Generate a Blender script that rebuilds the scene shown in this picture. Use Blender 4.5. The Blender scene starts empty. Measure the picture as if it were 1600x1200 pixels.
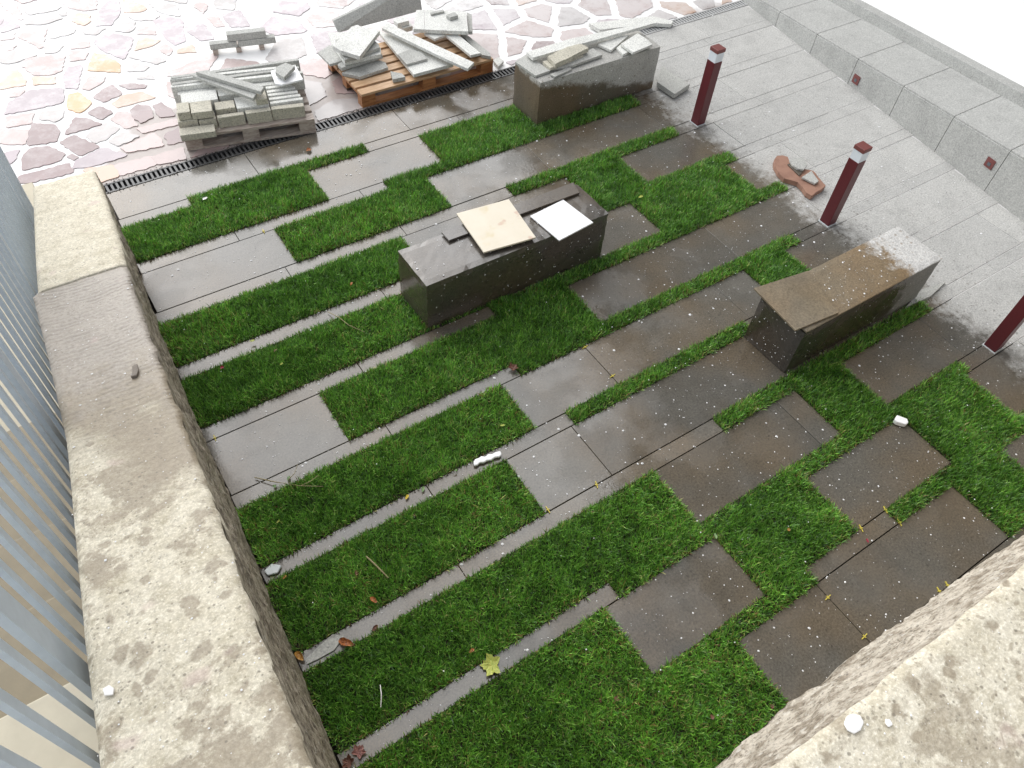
import bpy, math, random
import numpy as np
from mathutils import Matrix, Vector, noise
random.seed(7); RNG = np.random.default_rng(7)
U = 4.2            # metres per survey unit: the camera is one unit above the paving
scene = bpy.context.scene
COL = scene.collection

# ------------------------------------------------------------------ camera
RW = np.array([[0.8344, -0.5482, 0.0574], [-0.3995, -0.6732, -0.6223], [0.3797, 0.4963, -0.7807]])
FPX = 1195.43
cam = bpy.data.objects.new('camera', bpy.data.cameras.new('camera')); COL.objects.link(cam)
cam.data.sensor_width = 36; cam.data.lens = FPX / 1600 * 36
cam.data.clip_start = 0.05; cam.data.clip_end = 500
m = Matrix.Identity(4)
for r in range(3):
    m[r][0] = RW[0][r]; m[r][1] = -RW[1][r]; m[r][2] = -RW[2][r]
m.translation = (0, 0, U)
cam.matrix_world = m
scene.camera = cam

# ------------------------------------------------------------------ overcast sky and soft sun
SUN_EL, SUN_AZ = math.radians(42), math.radians(92)      # azimuth measured from +X towards +Y
world = bpy.data.worlds.new("World"); scene.world = world; world.use_nodes = True
wn = world.node_tree; wn.nodes.clear()
sky = wn.nodes.new('ShaderNodeTexSky'); sky.sky_type = 'NISHITA'; sky.sun_disc = False
sky.sun_elevation = SUN_EL; sky.sun_rotation = math.radians(90) - SUN_AZ
sky.air_density = 1.0; sky.dust_density = 0.6
hs = wn.nodes.new('ShaderNodeHueSaturation'); hs.inputs['Saturation'].default_value = 0.24
bg = wn.nodes.new('ShaderNodeBackground'); bg.inputs['Strength'].default_value = 0.14
wo = wn.nodes.new('ShaderNodeOutputWorld')
wn.links.new(sky.outputs[0], hs.inputs['Color']); wn.links.new(hs.outputs[0], bg.inputs[0]); wn.links.new(bg.outputs[0], wo.inputs[0])
sl = bpy.data.lights.new('sun', 'SUN'); sl.energy = 1.25; sl.angle = math.radians(80); sl.color = (1, .97, .92)
so = bpy.data.objects.new('sun', sl); COL.objects.link(so)
sd = Vector((math.cos(SUN_EL) * math.cos(SUN_AZ), math.cos(SUN_EL) * math.sin(SUN_AZ), math.sin(SUN_EL)))
so.rotation_euler = sd.to_track_quat('Z', 'Y').to_euler(); so.location = (0, 5, 12)
scene.view_settings.view_transform = 'Standard'; scene.view_settings.look = 'None'
scene.view_settings.gamma = 1; scene.view_settings.exposure = 1.15

# ------------------------------------------------------------------ survey helpers
def P(u, v, z=0.0):
    """point of the scene (survey units) at height z seen at photo pixel u,v"""
    d = RW.T @ np.array([u - 800, v - 600, FPX]); t = (z - 1) / d[2]
    return (d[0] * t, d[1] * t, z)
def toPix(x, y, z=0.0):
    c = RW @ np.array([x, y, z - 1.0]); return 800 + FPX * c[0] / c[2], 600 + FPX * c[1] / c[2]
def PP(ox, oy, s, pts, z): return [P(ox + a / s, oy + b / s, z) for a, b in pts]
def lerp_tab(tab, y):
    tab = sorted(tab); ys = [t[0] for t in tab]
    return float(np.interp(y, ys, [t[1] for t in tab]))

# ------------------------------------------------------------------ mesh helpers (survey units in, metres out)
def tag(o, label=None, cat=None, group=None, kind=None):
    if label: o['label'] = label
    if cat: o['category'] = cat
    if group: o['group'] = group
    if kind: o['kind'] = kind
    return o
def link(name, verts, faces, mat, parent=None, smooth=False, origin=None, bevel=0):
    v = np.array(verts, float) * U
    if origin is None:
        origin = (v[:, 0].mean(), v[:, 1].mean(), v[:, 2].min())
    pw = np.array(list(parent["_w"]) if parent is not None else (0, 0, 0), float)
    origin = np.array(origin, float)
    me = bpy.data.meshes.new(name); me.from_pydata((v - origin).tolist(), [], faces); me.update()
    o = bpy.data.objects.new(name, me); COL.objects.link(o)
    if mat: me.materials.append(mat)
    o.location = origin - pw
    if parent is not None: o.parent = parent
    o['_w'] = origin.tolist()
    if smooth: me.polygons.foreach_set('use_smooth', [True] * len(me.polygons))
    if bevel:
        b = o.modifiers.new('bevel', 'BEVEL'); b.width = bevel; b.segments = 2; b.limit_method = 'ANGLE'
    return o
def empty(name, loc, label, cat, group=None):
    o = bpy.data.objects.new(name, None); COL.objects.link(o); o.empty_display_size = .1
    o.location = [c * U for c in loc]; o['_w'] = [c * U for c in loc]
    return tag(o, label, cat, group)
class MB:
    def __init__(s): s.v = []; s.f = []
    def add(s, v, f):
        n = len(s.v); s.v += list(v); s.f += [tuple(i + n for i in q) for q in f]; return s
    def box(s, x0, x1, y0, y1, z0, z1, fr=None):
        v = [(x, y, z) for z in (z0, z1) for y in (y0, y1) for x in (x0, x1)]
        if fr: v = [fr(*q) for q in v]
        return s.add(v, [(0, 2, 3, 1), (4, 5, 7, 6), (0, 1, 5, 4), (2, 6, 7, 3), (0, 4, 6, 2), (1, 3, 7, 5)])
    def prism(s, top, th, jag=0.0, seed=0):
        """polygon (list of 3-D points) extruded down by th"""
        top = [tuple(p) for p in top]
        ar = sum(top[i][0] * top[(i + 1) % len(top)][1] - top[(i + 1) % len(top)][0] * top[i][1] for i in range(len(top)))
        if ar < 0: top = top[::-1]
        if jag:
            rr = random.Random(seed); out = []
            for i in range(len(top)):
                a, b = top[i], top[(i + 1) % len(top)]
                L = math.dist(a, b); k = max(1, int(L / 0.008)); out.append(a)
                nx, ny = (b[1] - a[1]) / (L + 1e-9), -(b[0] - a[0]) / (L + 1e-9)
                for j in range(1, k):
                    t = j / k; d = rr.uniform(-jag, jag)
                    out.append((a[0] + (b[0] - a[0]) * t + nx * d, a[1] + (b[1] - a[1]) * t + ny * d, a[2] + (b[2] - a[2]) * t))
            top = out
        n = len(top); v = top + [(p[0], p[1], p[2] - th) for p in top]
        f = [tuple(range(n)), tuple(range(2 * n - 1, n - 1, -1))] + [(i, n + i, n + (i + 1) % n, (i + 1) % n) for i in range(n)]
        return s.add(v, f)
    def tube(s, pts, r, k=6):
        n0 = len(s.v); pts = [Vector(p) for p in pts]
        for i, p in enumerate(pts):
            d = (pts[min(i + 1, len(pts) - 1)] - pts[max(i - 1, 0)]).normalized()
            a = d.orthogonal().normalized(); b = d.cross(a)
            rr = r if not isinstance(r, (list, tuple)) else r[i]
            for j in range(k):
                t = 2 * math.pi * j / k; q = p + a * math.cos(t) * rr + b * math.sin(t) * rr; s.v.append(tuple(q))
        for i in range(len(pts) - 1):
            for j in range(k):
                s.f.append((n0 + i * k + j, n0 + i * k + (j + 1) % k, n0 + (i + 1) * k + (j + 1) % k, n0 + (i + 1) * k + j))
        s.f.append(tuple(n0 + j for j in range(k))[::-1]); s.f.append(tuple(n0 + (len(pts) - 1) * k + j for j in range(k)))
        return s
    def make(s, name, mat, parent=None, **k): return link(name, s.v, s.f, mat, parent, **k)

# ------------------------------------------------------------------ node helpers
class NT:
    def __init__(s, name):
        s.m = bpy.data.materials.new(name); s.m.use_nodes = True; s.t = s.m.node_tree; s.t.nodes.clear()
        s.out = s.n('OutputMaterial'); s.b = s.n('BsdfPrincipled'); s.l(s.b.outputs[0], s.out.inputs[0])
        g = s.n('NewGeometry'); d = s.n('VectorMath', operation='SCALE'); s.l(g.outputs['Position'], d.inputs[0]); d.inputs['Scale'].default_value = 1 / U
        s.pos = d.outputs[0]; s.geo = g
        x = s.n('SeparateXYZ'); s.l(s.pos, x.inputs[0]); s.x, s.y, s.z = x.outputs
        s.wpos = g.outputs['Position']
    def n(s, typ, **k):
        nd = s.t.nodes.new('ShaderNode' + typ)
        for a, b in k.items(): setattr(nd, a, b)
        return nd
    def l(s, a, b): s.t.links.new(a, b)
    def put(s, sock, v):
        if isinstance(v, bpy.types.NodeSocket): s.l(v, sock)
        elif isinstance(v, (tuple, list)): sock.default_value = (*v, 1) if len(v) == 3 and sock.type == 'RGBA' else v
        else: sock.default_value = v
    def math(s, op, a, b=0.0, c=None, clamp=False):
        nd = s.n('Math', operation=op, use_clamp=clamp); s.put(nd.inputs[0], a); s.put(nd.inputs[1], b)
        if c is not None: s.put(nd.inputs[2], c)
        return nd.outputs[0]
    def noise(s, scale, detail=4, rough=.55, dist=0, vec=None, color=False):
        nd = s.n('TexNoise'); nd.inputs['Scale'].default_value = scale; nd.inputs['Detail'].default_value = detail
        nd.inputs['Roughness'].default_value = rough; nd.inputs['Distortion'].default_value = dist
        s.l(vec or s.wpos, nd.inputs['Vector']); return nd.outputs[1 if color else 0]
    def vor(s, scale, feature='F1', out=0, vec=None, rnd=1.0):
        nd = s.n('TexVoronoi', feature=feature); nd.inputs['Scale'].default_value = scale; nd.inputs['Randomness'].default_value = rnd
        s.l(vec or s.wpos, nd.inputs['Vector']); return nd.outputs[out]
    def ss(s, v, a, b):
        nd = s.n('MapRange', interpolation_type='SMOOTHSTEP'); s.put(nd.inputs[0], v); s.put(nd.inputs[1], a); s.put(nd.inputs[2], b); return nd.outputs[0]
    def mr(s, v, a, b, c, d):
        nd = s.n('MapRange'); s.put(nd.inputs[0], v)
        for i, q in enumerate((a, b, c, d)): s.put(nd.inputs[i + 1], q)
        return nd.outputs[0]
    def mix(s, f, a, b, mode='MIX'):
        nd = s.n('Mix', data_type='RGBA', blend_type=mode); s.put(nd.inputs[0], f); s.put(nd.inputs[6], a); s.put(nd.inputs[7], b); return nd.outputs[2]
    def attr(s, name, out=0):
        nd = s.n('Attribute', attribute_name=name); return nd.outputs[out]
    def bump(s, h, strength=.3, dist=.005, prev=None):
        nd = s.n('Bump'); nd.inputs['Strength'].default_value = strength; nd.inputs['Distance'].default_value = dist
        s.l(h, nd.inputs['Height'])
        if prev: s.l(prev, nd.inputs['Normal'])
        return nd.outputs[0]
    def fin(s, col, rough=.7, nrm=None, spec=.5, **k):
        s.put(s.b.inputs['Base Color'], col); s.put(s.b.inputs['Roughness'], rough); s.put(s.b.inputs['Specular IOR Level'], spec)
        if nrm: s.l(nrm, s.b.inputs['Normal'])
        for a, b in k.items(): s.put(s.b.inputs[a], b)
        return s.m

def lin(t, cx, cy, cz, d):
    """cx*x + cy*y + cz*z - d in survey units"""
    a = t.math('MULTIPLY', t.x, cx); a = t.math('MULTIPLY_ADD', t.y, cy, a); a = t.math('MULTIPLY_ADD', t.z, cz, a)
    return t.math('SUBTRACT', a, d)

def wet_stone(name, coef, dry, wet, width=.05, speck=1.0, rwet=(.1, .34), spec=.8, drybump=.25, warm=True, puddle=False, island=False):
    """stone that is dry where coef says and rain-wet elsewhere"""
    t = NT(name)
    m0 = lin(t, *coef)
    n1 = t.noise(2.2, 5, .6); n2 = t.noise(14, 4, .7)
    m1 = t.math('MULTIPLY_ADD', t.math('SUBTRACT', n1, .5), .12, m0)
    m1 = t.math('MULTIPLY_ADD', t.math('SUBTRACT', n2, .5), .14, m1)
    # drops of rain beyond the edge of the wet area
    vd = t.vor(16); drops = t.math('MULTIPLY', t.math('SUBTRACT', .26, vd, clamp=True), -.55)
    vd2 = t.vor(33); drops = t.math('MINIMUM', drops, t.math('MULTIPLY', t.math('SUBTRACT', .24, vd2, clamp=True), -.50))
    dryf = t.math('MULTIPLY', t.ss(m1, -width * .5, width * .5), t.math('SUBTRACT', 1, t.math('MULTIPLY', t.math('MULTIPLY', t.ss(drops, -.02, -.07), t.ss(m1, .30, .04)), .55)))
    fine = t.noise(220, 3, .7); mid = t.noise(9, 5, .6); big = t.noise(1.3, 3, .5)
    gr = t.noise(75, 4, .75); pores = t.ss(t.math('ADD', t.vor(46), t.math('MULTIPLY', t.noise(17, 2, .5), .6)), .36, .50); pores2 = t.ss(t.math('ADD', t.vor(17), t.math('MULTIPLY', t.noise(40, 3, .6), .35)), .22, .34)
    wc = t.mix(mid, tuple(c * .78 for c in wet), tuple(c * 1.25 for c in wet))
    if warm: wc = t.mix(t.ss(big, .35, .65), wc, tuple(a * b for a, b in zip(wet, (1.18, 1.0, .8))))
    dc = t.mix(mid, tuple(c * .86 for c in dry), tuple(min(.9, c * 1.1) for c in dry))
    c = t.mix(dryf, wc, dc)
    c = t.mix(t.mr(fine, .3, .7, .0, .35), c, t.mix(.5, c, (0, 0, 0)))
    c = t.mix(1, c, t.mix(t.ss(gr, .3, .7), (.72, .72, .72), (1.3, 1.3, 1.28)), 'MULTIPLY')
    c = t.mix(t.math('MULTIPLY', t.ss(t.noise(3.2, 5, .65), .45, .7), .35), c, t.mix(1, c, (.62, .62, .62), 'MULTIPLY'))
    c = t.mix(t.math('MULTIPLY', t.math('SUBTRACT', 1, pores), .45 * speck), c, (.012, .011, .01))
    c = t.mix(t.math('MULTIPLY', t.math('SUBTRACT', 1, pores2), .35 * speck), c, (.02, .018, .016))
    if island:
        r = t.attr('rnd', 2); c = t.mix(t.mr(dryf, 0, 1, .55, .22), c, t.mix(r, (.68, .68, .68), (1.22, 1.2, 1.18)), 'MULTIPLY'); c = t.mix(1, c, (1.06, 1.06, 1.06), 'MULTIPLY')
    rn = t.noise(1.7, 4, .6); rw = t.mr(t.ss(rn, .40, .60), 0, 1, rwet[0], rwet[1])
    rough = t.mr(dryf, 0, 1, rw, .82)
    h = t.math('ADD', t.math('MULTIPLY', fine, .5), t.math('MULTIPLY', t.noise(60, 3, .6), .8))
    nrm = t.bump(h, drybump, .0012)
    if puddle:
        # shallow standing water with small ripples on the lower slabs
        pd = t.n('TexWave', wave_type='RINGS', rings_direction='Z'); pd.inputs['Scale'].default_value = 5; pd.inputs['Distortion'].default_value = 6
        pd.inputs['Detail'].default_value = 3; t.l(t.wpos, pd.inputs['Vector'])
        ff = t.ss(t.noise(1.1, 2, .5), .5, .62)
        nrm = t.bump(t.math('MULTIPLY', t.noise(14, 3, .5, 1.5), ff), .22, .006, nrm); nrm = t.bump(t.noise(2.5, 2, .5), .10, .03, nrm)
    return t.fin(c, rough, nrm, spec)

M = {}
M['paver'] = wet_stone('paver', (1, .02, 0, 1.305), (.47, .465, .445), (.124, .117, .102), .085, 1, (.03, .30), .8, puddle=True, island=True)
M['bench_far'] = wet_stone('bench_far_stone', (1.0, 0, 4.0, 1.36), (.46, .45, .42), (.125, .108, .085), .06, 1.3, (.35, .6), .5)
M['bench_mid'] = wet_stone('bench_mid_stone', (1, 0, 0, 9), (.4, .4, .38), (.075, .07, .064), .05, 1.0, (.15, .3), 1.0)
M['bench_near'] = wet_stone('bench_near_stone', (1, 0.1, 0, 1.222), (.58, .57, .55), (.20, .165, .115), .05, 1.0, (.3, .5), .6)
M['bench_near_shaded'] = wet_stone('bench_near_shaded_stone', (1, 0.1, 0, 1.215), (.25, .245, .235), (.055, .05, .044), .05, 1.0, (.12, .3), .8)  # same bench stone on the sides, their shade put into the darker colours
M['seat_wall'] = wet_stone('seat_wall_stone', (0, 0, 0, -5), (.45, .45, .43), (.1, .1, .1), .05, .5, drybump=.2)
M['offcut'] = wet_stone('offcut_stone', (0, 0, 0, -5), (.46, .46, .43), (.1, .1, .1), .05, .9, drybump=.35)
M['offcut_light'] = wet_stone('offcut_light_stone', (0, 0, 0, -5), (.72, .72, .68), (.1, .1, .1), .05, .6, drybump=.35)
M['rough_block'] = wet_stone('rough_block_stone', (0, 0, 0, -5), (.52, .49, .40), (.1, .1, .1), .05, 1.6, drybump=1.0)
M['wet_offcut'] = wet_stone('wet_offcut_stone', (0, 0, 0, 5), (.4, .4, .4), (.085, .082, .076), .05, .6, (.15, .35), .8)

def simple(name, col, rough=.6, var=.15, sc=30, bump=.2, bd=.002, spec=.5, **k):
    t = NT(name); n = t.noise(sc, 4, .6)
    c = t.mix(n, tuple(max(0, a * (1 - var)) for a in col), tuple(min(1, a * (1 + var)) for a in col))
    return t.fin(c, rough, t.bump(t.noise(sc * 3, 3, .6), bump, bd), spec, **k)
M['soil'] = simple('soil', (.028, .022, .015), .9, .5, 20, .6, .01)
M['dark'] = simple('dark_gap', (.012, .011, .01), .6, .3)
t = NT('cast_iron'); n = t.noise(40, 4, .6)
M['iron'] = t.fin(t.mix(t.ss(t.math('ADD', t.x, t.math('MULTIPLY', n, .1)), 1.22, 1.4), t.mix(n, (.03, .03, .03), (.07, .07, .07)), (.42, .42, .41)), t.mr(t.x, 1.2, 1.4, .35, .9), t.bump(n, .3, .002), .5)
M['galv'] = simple('galvanised_steel', (.42, .48, .54), .5, .14, 25, .05, Metallic=.1)
M['galv_dark'] = simple('galvanised_edge', (.12, .14, .16), .45, .12, 25, .05, Metallic=.3)
M['maroon'] = simple('maroon_paint', (.11, .02, .024), .38, .12, 60, .05, spec=.4)
M['maroon_top'] = simple('maroon_cap_paint', (.17, .05, .045), .5, .15, 60, .05)
M['reflective'] = simple('white_reflective_band', (.72, .76, .8), .35, .03, 30, .02)
M['white_tile'] = simple('white_tile', (.86, .86, .86), .35, .02, 30, .05)
M['foam'] = simple('white_foam', (.88, .88, .88), .7, .04, 60, .3)
M['plastic'] = simple('clear_plastic', (.62, .66, .66), .25, .1, 60, .3)
M['plaster'] = simple('plaster', (.85, .83, .8), .7, .06, 60, .5)
M['yellow'] = simple('yellow_plastic', (.60, .50, .08), .5, .1)
M['sandpipe'] = simple('bark', (.20, .17, .14), .8, .4, 90, .8)
M['twig'] = simple('twig', (.30, .25, .13), .7, .3, 90)
M['white'] = simple('white_fleck', (.85, .85, .85), .5, .05)
M['stairs'] = simple('beige_step_stone', (.52, .47, .36), .8, .18, 8, .5)
M['stairs_wet'] = simple('wet_step_stone', (.22, .18, .11), .5, .3, 8, .5)
M['mortar'] = simple('pale_mortar', (.62, .61, .59), .8)
M['pale'] = simple('pale_terrace', (.86, .86, .84), .8, .04, 6, .2)
M['facade'] = simple('brown_facade', (.13, .115, .095), .9, .15, 3, .2)
M['glass'] = simple('window_glass', (.02, .022, .025), .1, .1)
def leafmat(name, col, col2): 
    t = NT(name); n = t.noise(90, 3, .6)
    return t.fin(t.mix(t.ss(n, .4, .6), col, col2), .5, t.bump(n, .4, .002), .4)
LM = {k: leafmat('leaf_' + k, *v) for k, v in dict(yellow=((.50, .52, .12), (.38, .45, .10)), orange=((.48, .17, .05), (.24, .09, .04)),
      brown=((.19, .08, .05), (.10, .045, .03)), pink=((.36, .17, .14), (.2, .09, .08)), green=((.22, .33, .13), (.16, .27, .12)),
      red=((.35, .01, .04), (.22, .01, .03)), gold=((.45, .24, .05), (.3, .14, .03)), bright=((.62, .50, .06), (.6, .42, .04))).items()}
def wood(name, a, b):
    t = NT(name); mp = t.n('Mapping'); mp.inputs['Scale'].default_value = (3, 28, 28); t.l(t.wpos, mp.inputs[0])
    n = t.noise(2, 5, .6, 1.0, mp.outputs[0]); c = t.mix(t.ss(n, .35, .65), a, b)
    return t.fin(c, .55, t.bump(n, .4, .002), .5)
M['wood'] = wood('wet_pallet_wood', (.42, .19, .07), (.26, .10, .035))
M['wood_top'] = wood('pale_pallet_wood', (.60, .40, .24), (.44, .27, .14))
M['wood_grey'] = wood('weathered_pallet_wood', (.50, .44, .38), (.33, .26, .22))
M['wood_dark'] = wood('dark_pallet_wood', (.10, .07, .05), (.06, .04, .03))  # darkest wood, for the bottom boards behind the front one
# travertine
t = NT('travertine'); n = t.noise(6, 5, .6, .5); st = t.ss(t.noise(4, 3, .5), .58, .72)
c = t.mix(n, (.62, .55, .42), (.76, .70, .58)); c = t.mix(t.math('MULTIPLY', st, .7), c, (.55, .42, .14)); c = t.mix(t.math('MULTIPLY', t.ss(t.noise(7, 3, .5), .62, .7), .6), c, (.5, .28, .2))
M['travertine'] = t.fin(c, .4, t.bump(n, .2, .001), .5)
t = NT('terracotta'); n = t.noise(25, 5, .6)
M['terracotta'] = t.fin(t.mix(t.ss(t.noise(7, 4, .6), .45, .7), (.33, .185, .13), (.25, .135, .095)), .7, t.bump(n, .6, .004), .4)

# wall cappings: cream stone, rain soaked in places
def cap_mat(name, kind):
    t = NT(name)
    fine = t.noise(120, 4, .7); mid = t.noise(11, 5, .65); big = t.noise(2.4, 4, .6)
    cream = t.mix(t.ss(mid, .35, .75), (.64, .59, .475), (.47, .42, .31))
    cream = t.mix(t.math('MULTIPLY', t.ss(fine, .5, .68), .35), cream, (.85, .82, .74))
    brown = t.mix(mid, (.24, .195, .135), (.34, .285, .205))
    wob = t.n('VectorMath', operation='MULTIPLY_ADD'); t.l(t.noise(7, 3, .6, color=True), wob.inputs[0]); wob.inputs[1].default_value = (.16, .16, .16); t.l(t.wpos, wob.inputs[2])
    spots = t.math('SUBTRACT', 1, t.ss(t.math('ADD', t.math('ADD', t.vor(11.0, vec=wob.outputs[0]), t.math('MULTIPLY', big, .5)), t.math('MULTIPLY', t.math('SUBTRACT', t.noise(38, 4, .7), .5), .4)), .40, .56))
    spots = t.math('MAXIMUM', spots, t.math('MULTIPLY', t.math('SUBTRACT', 1, t.ss(t.math('ADD', t.vor(26.0, vec=wob.outputs[0]), t.math('MULTIPLY', t.noise(3, 2, .5), .5)), .36, .50)), .7))
    patch = t.ss(t.math('ADD', big, t.math('MULTIPLY', t.math('SUBTRACT', t.noise(8, 7, .72), .5), 1.1)), .53, .65)
    if kind == 'far':
        e = lin(t, 2.2, -.35, 0, -.27)
        w = t.ss(t.math('ADD', e, t.math('MULTIPLY', t.math('SUBTRACT', mid, .5), .18)), .0, .09)
        w = t.math('MULTIPLY', w, .75)
    elif kind == 'mid':
        # soaked around the middle of the wall, speckled nearer the camera
        e = lin(t, .8, 1, 0, .44)
        soak = t.ss(t.math('ADD', e, t.math('MULTIPLY', t.math('SUBTRACT', big, .5), .35)), -.05, .06)
        sp = t.math('MAXIMUM', t.math('MULTIPLY', spots, .75), t.math('MULTIPLY', patch, .8))
        w = t.math('MAXIMUM', soak, sp)
        brown = t.mix(t.ss(t.math('SUBTRACT', t.y, t.math('MULTIPLY', mid, .2)), .42, .58), brown, (.33, .29, .245))
    else:
        w = t.math('MAXIMUM', t.math('MULTIPLY', spots, .8), t.math('MULTIPLY', patch, .65))
    c = t.mix(w, cream, brown)
    c = t.mix(1, c, t.mix(t.ss(t.noise(60, 5, .8), .3, .7), (.80, .79, .77), (1.2, 1.2, 1.2)), 'MULTIPLY')
    c = t.mix(t.math('MULTIPLY', t.math('SUBTRACT', 1, t.ss(t.math('ADD', t.vor(42), t.math('MULTIPLY', t.noise(12, 2, .5), .6)), .36, .48)), .55), c, (.10, .085, .06))
    c = t.mix(t.math('MULTIPLY', t.ss(t.noise(45, 3, .7), .60, .70), .5), c, (.13, .11, .08))
    pk = t.ss(t.noise(5, 2, .5), .66, .74); c = t.mix(t.math('MULTIPLY', pk, .4), c, (.50, .36, .34))
    rough = t.mr(w, 0, 1, .85, .45)
    h = t.math('ADD', t.math('MULTIPLY', fine, .6), t.math('MULTIPLY', t.noise(38, 4, .7), 1.2))
    nrm = t.bump(h, .5, .006)
    if kind == 'mid':
        wv = t.n('TexWave', wave_type='RINGS', rings_direction='Z', wave_profile='SIN'); wv.inputs['Scale'].default_value = 9
        wv.inputs['Distortion'].default_value = 2.6; wv.inputs['Detail'].default_value = 2; wv.inputs['Detail Scale'].default_value = 2
        mp = t.n('Mapping'); mp.inputs['Location'].default_value = (.12, -3.95, 0); t.l(t.wpos, mp.inputs[0]); t.l(mp.outputs[0], wv.inputs['Vector'])
        g = t.math('MULTIPLY', wv.outputs['Fac'], t.math('MULTIPLY', t.ss(t.y, .46, .56), t.ss(t.noise(6, 4, .7), .40, .6)))
        nrm = t.bump(g, .5, .006, nrm)
        c = t.mix(t.math('MULTIPLY', g, .22), c, (.08, .065, .05))
    return t.fin(c, rough, nrm, .5)
M['cap_far'] = cap_mat('capping_far', 'far'); M['cap_mid'] = cap_mat('capping_mid', 'mid'); M['cap_right'] = cap_mat('capping_right', 'right')
t = NT('rough_wall_face'); n = t.noise(16, 6, .7); k = t.noise(70, 4, .7)
c = t.mix(t.ss(n, .35, .62), (.15, .12, .09), (.46, .40, .31)); c = t.mix(t.math('MULTIPLY', t.ss(k, .55, .7), .6), c, (.05, .04, .03)); c = t.mix(t.math('MULTIPLY', t.ss(t.noise(33, 4, .6), .56, .7), .6), c, (.6, .56, .48))
M['wall_face'] = t.fin(c, .75, t.bump(t.math('ADD', n, t.math('MULTIPLY', k, .5)), .9, .02), .4)
t = NT('rough_right_face'); n = t.noise(16, 6, .7); k = t.noise(70, 4, .7)
c = t.mix(t.ss(n, .35, .62), (.26, .215, .16), (.60, .54, .45)); c = t.mix(t.math('MULTIPLY', t.ss(k, .52, .66), .7), c, (.07, .055, .04)); c = t.mix(t.math('MULTIPLY', t.ss(t.noise(33, 4, .6), .56, .7), .6), c, (.74, .70, .63))
M['right_face'] = t.fin(c, .8, t.bump(t.math('ADD', n, t.math('MULTIPLY', k, .5)), .8, .02), .4)

# porphyry crazy paving
def porph_wet(t):
    # soaked strip along the channel drain
    lim = t.mr(t.x, .02, .2, 1.50, 1.71); lim2 = t.mr(t.x, .62, 1.0, 0, -.22)
    e = t.math('SUBTRACT', t.math('ADD', lim, lim2), t.y)
    e = t.math('MULTIPLY_ADD', t.math('SUBTRACT', t.noise(1.6, 5, .65), .5), .16, e)
    return t.ss(e, -.015, .03)
t = NT('porphyry_stone'); w = porph_wet(t); mid = t.noise(8, 5, .6)
c = t.attr('scol', 0); c = t.mix(mid, t.mix(1, c, (.85, .85, .85), 'MULTIPLY'), t.mix(1, c, (1.15, 1.12, 1.1), 'MULTIPLY'))
haze = t.ss(t.math('ADD', t.noise(5, 6, .75), t.math('MULTIPLY', t.ss(t.x, .5, 1.3), .18)), .40, .74); washout = t.math('MULTIPLY', haze, t.mr(t.math('ADD', t.y, t.math('MULTIPLY', t.x, .25)), 1.6, 2.2, .2, .85))  # paleness growing with distance puts overexposed glare into the stone colour
c = t.mix(t.math('MULTIPLY', washout, t.math('SUBTRACT', 1, w)), c, (.74, .72, .71))
c = t.mix(t.math('MULTIPLY', t.ss(t.noise(60, 3, .6), .64, .72), .5), c, (.05, .04, .04))
M['porphyry'] = t.fin(c, t.mr(w, 0, 1, .42, .22), t.bump(t.noise(40, 4, .6), .25, .003), .7)
t = NT('porphyry_grout'); w = porph_wet(t); n = t.noise(20, 5, .6)
c = t.mix(w, t.mix(n, (.80, .79, .77), (.90, .89, .88)), t.mix(n, (.30, .25, .225), (.40, .35, .32)))
M['grout'] = t.fin(c, t.mr(w, 0, 1, .6, .3), t.bump(n, .3, .004), .5)
# turf
t = NT('turf_blade'); c = t.attr('scol', 0)
t.put(t.b.inputs['Base Color'], c); t.b.inputs['Roughness'].default_value = .33; t.b.inputs['Specular IOR Level'].default_value = .55
tr = t.n('BsdfTranslucent'); t.l(c, tr.inputs[0]); mx = t.n('MixShader'); mx.inputs[0].default_value = .25
t.l(t.b.outputs[0], mx.inputs[1]); t.l(tr.outputs[0], mx.inputs[2]); t.l(mx.outputs[0], t.out.inputs[0]); M['turf'] = t.m

# ------------------------------------------------------------------ ground and rows of paving
seat_x = lambda y: 1.673 + .162 * (y - .444)
base_x = lambda y: lerp_tab([(-.1, -.013), (0, -.012), (.27, -.008), (.52, .004), (.67, .0135), (.78, .0145), (1.083, .032), (1.19, .041), (1.31, .048), (1.6, .06)], y)
link('ground', [(-9, -9, -.016), (14, -9, -.016), (14, 14, -.016), (-9, 14, -.016)], [(0, 1, 2, 3)], M['soil'], origin=(0, 0, -.016 * U))['kind'] = 'structure'
YS = [1.4530, 1.363, 1.333, 1.225, 1.194, 1.085, 1.0525, .947, .9155, .809, .780, .671, .6435, .541, .5145, .406, .378, .2705, .2435, .1375, .1115, .006, -.022, -.125]
ROWS = ['R0', 'N0', 'R1', 'N1', 'R2', 'N2', 'R3', 'N3', 'R4', 'N4', 'R5', 'N5', 'R6', 'N6', 'R7', 'N7', 'R8', 'N8', 'R9', 'N9', 'R10', 'N10', 'R11']
W0 = -9.0
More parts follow.
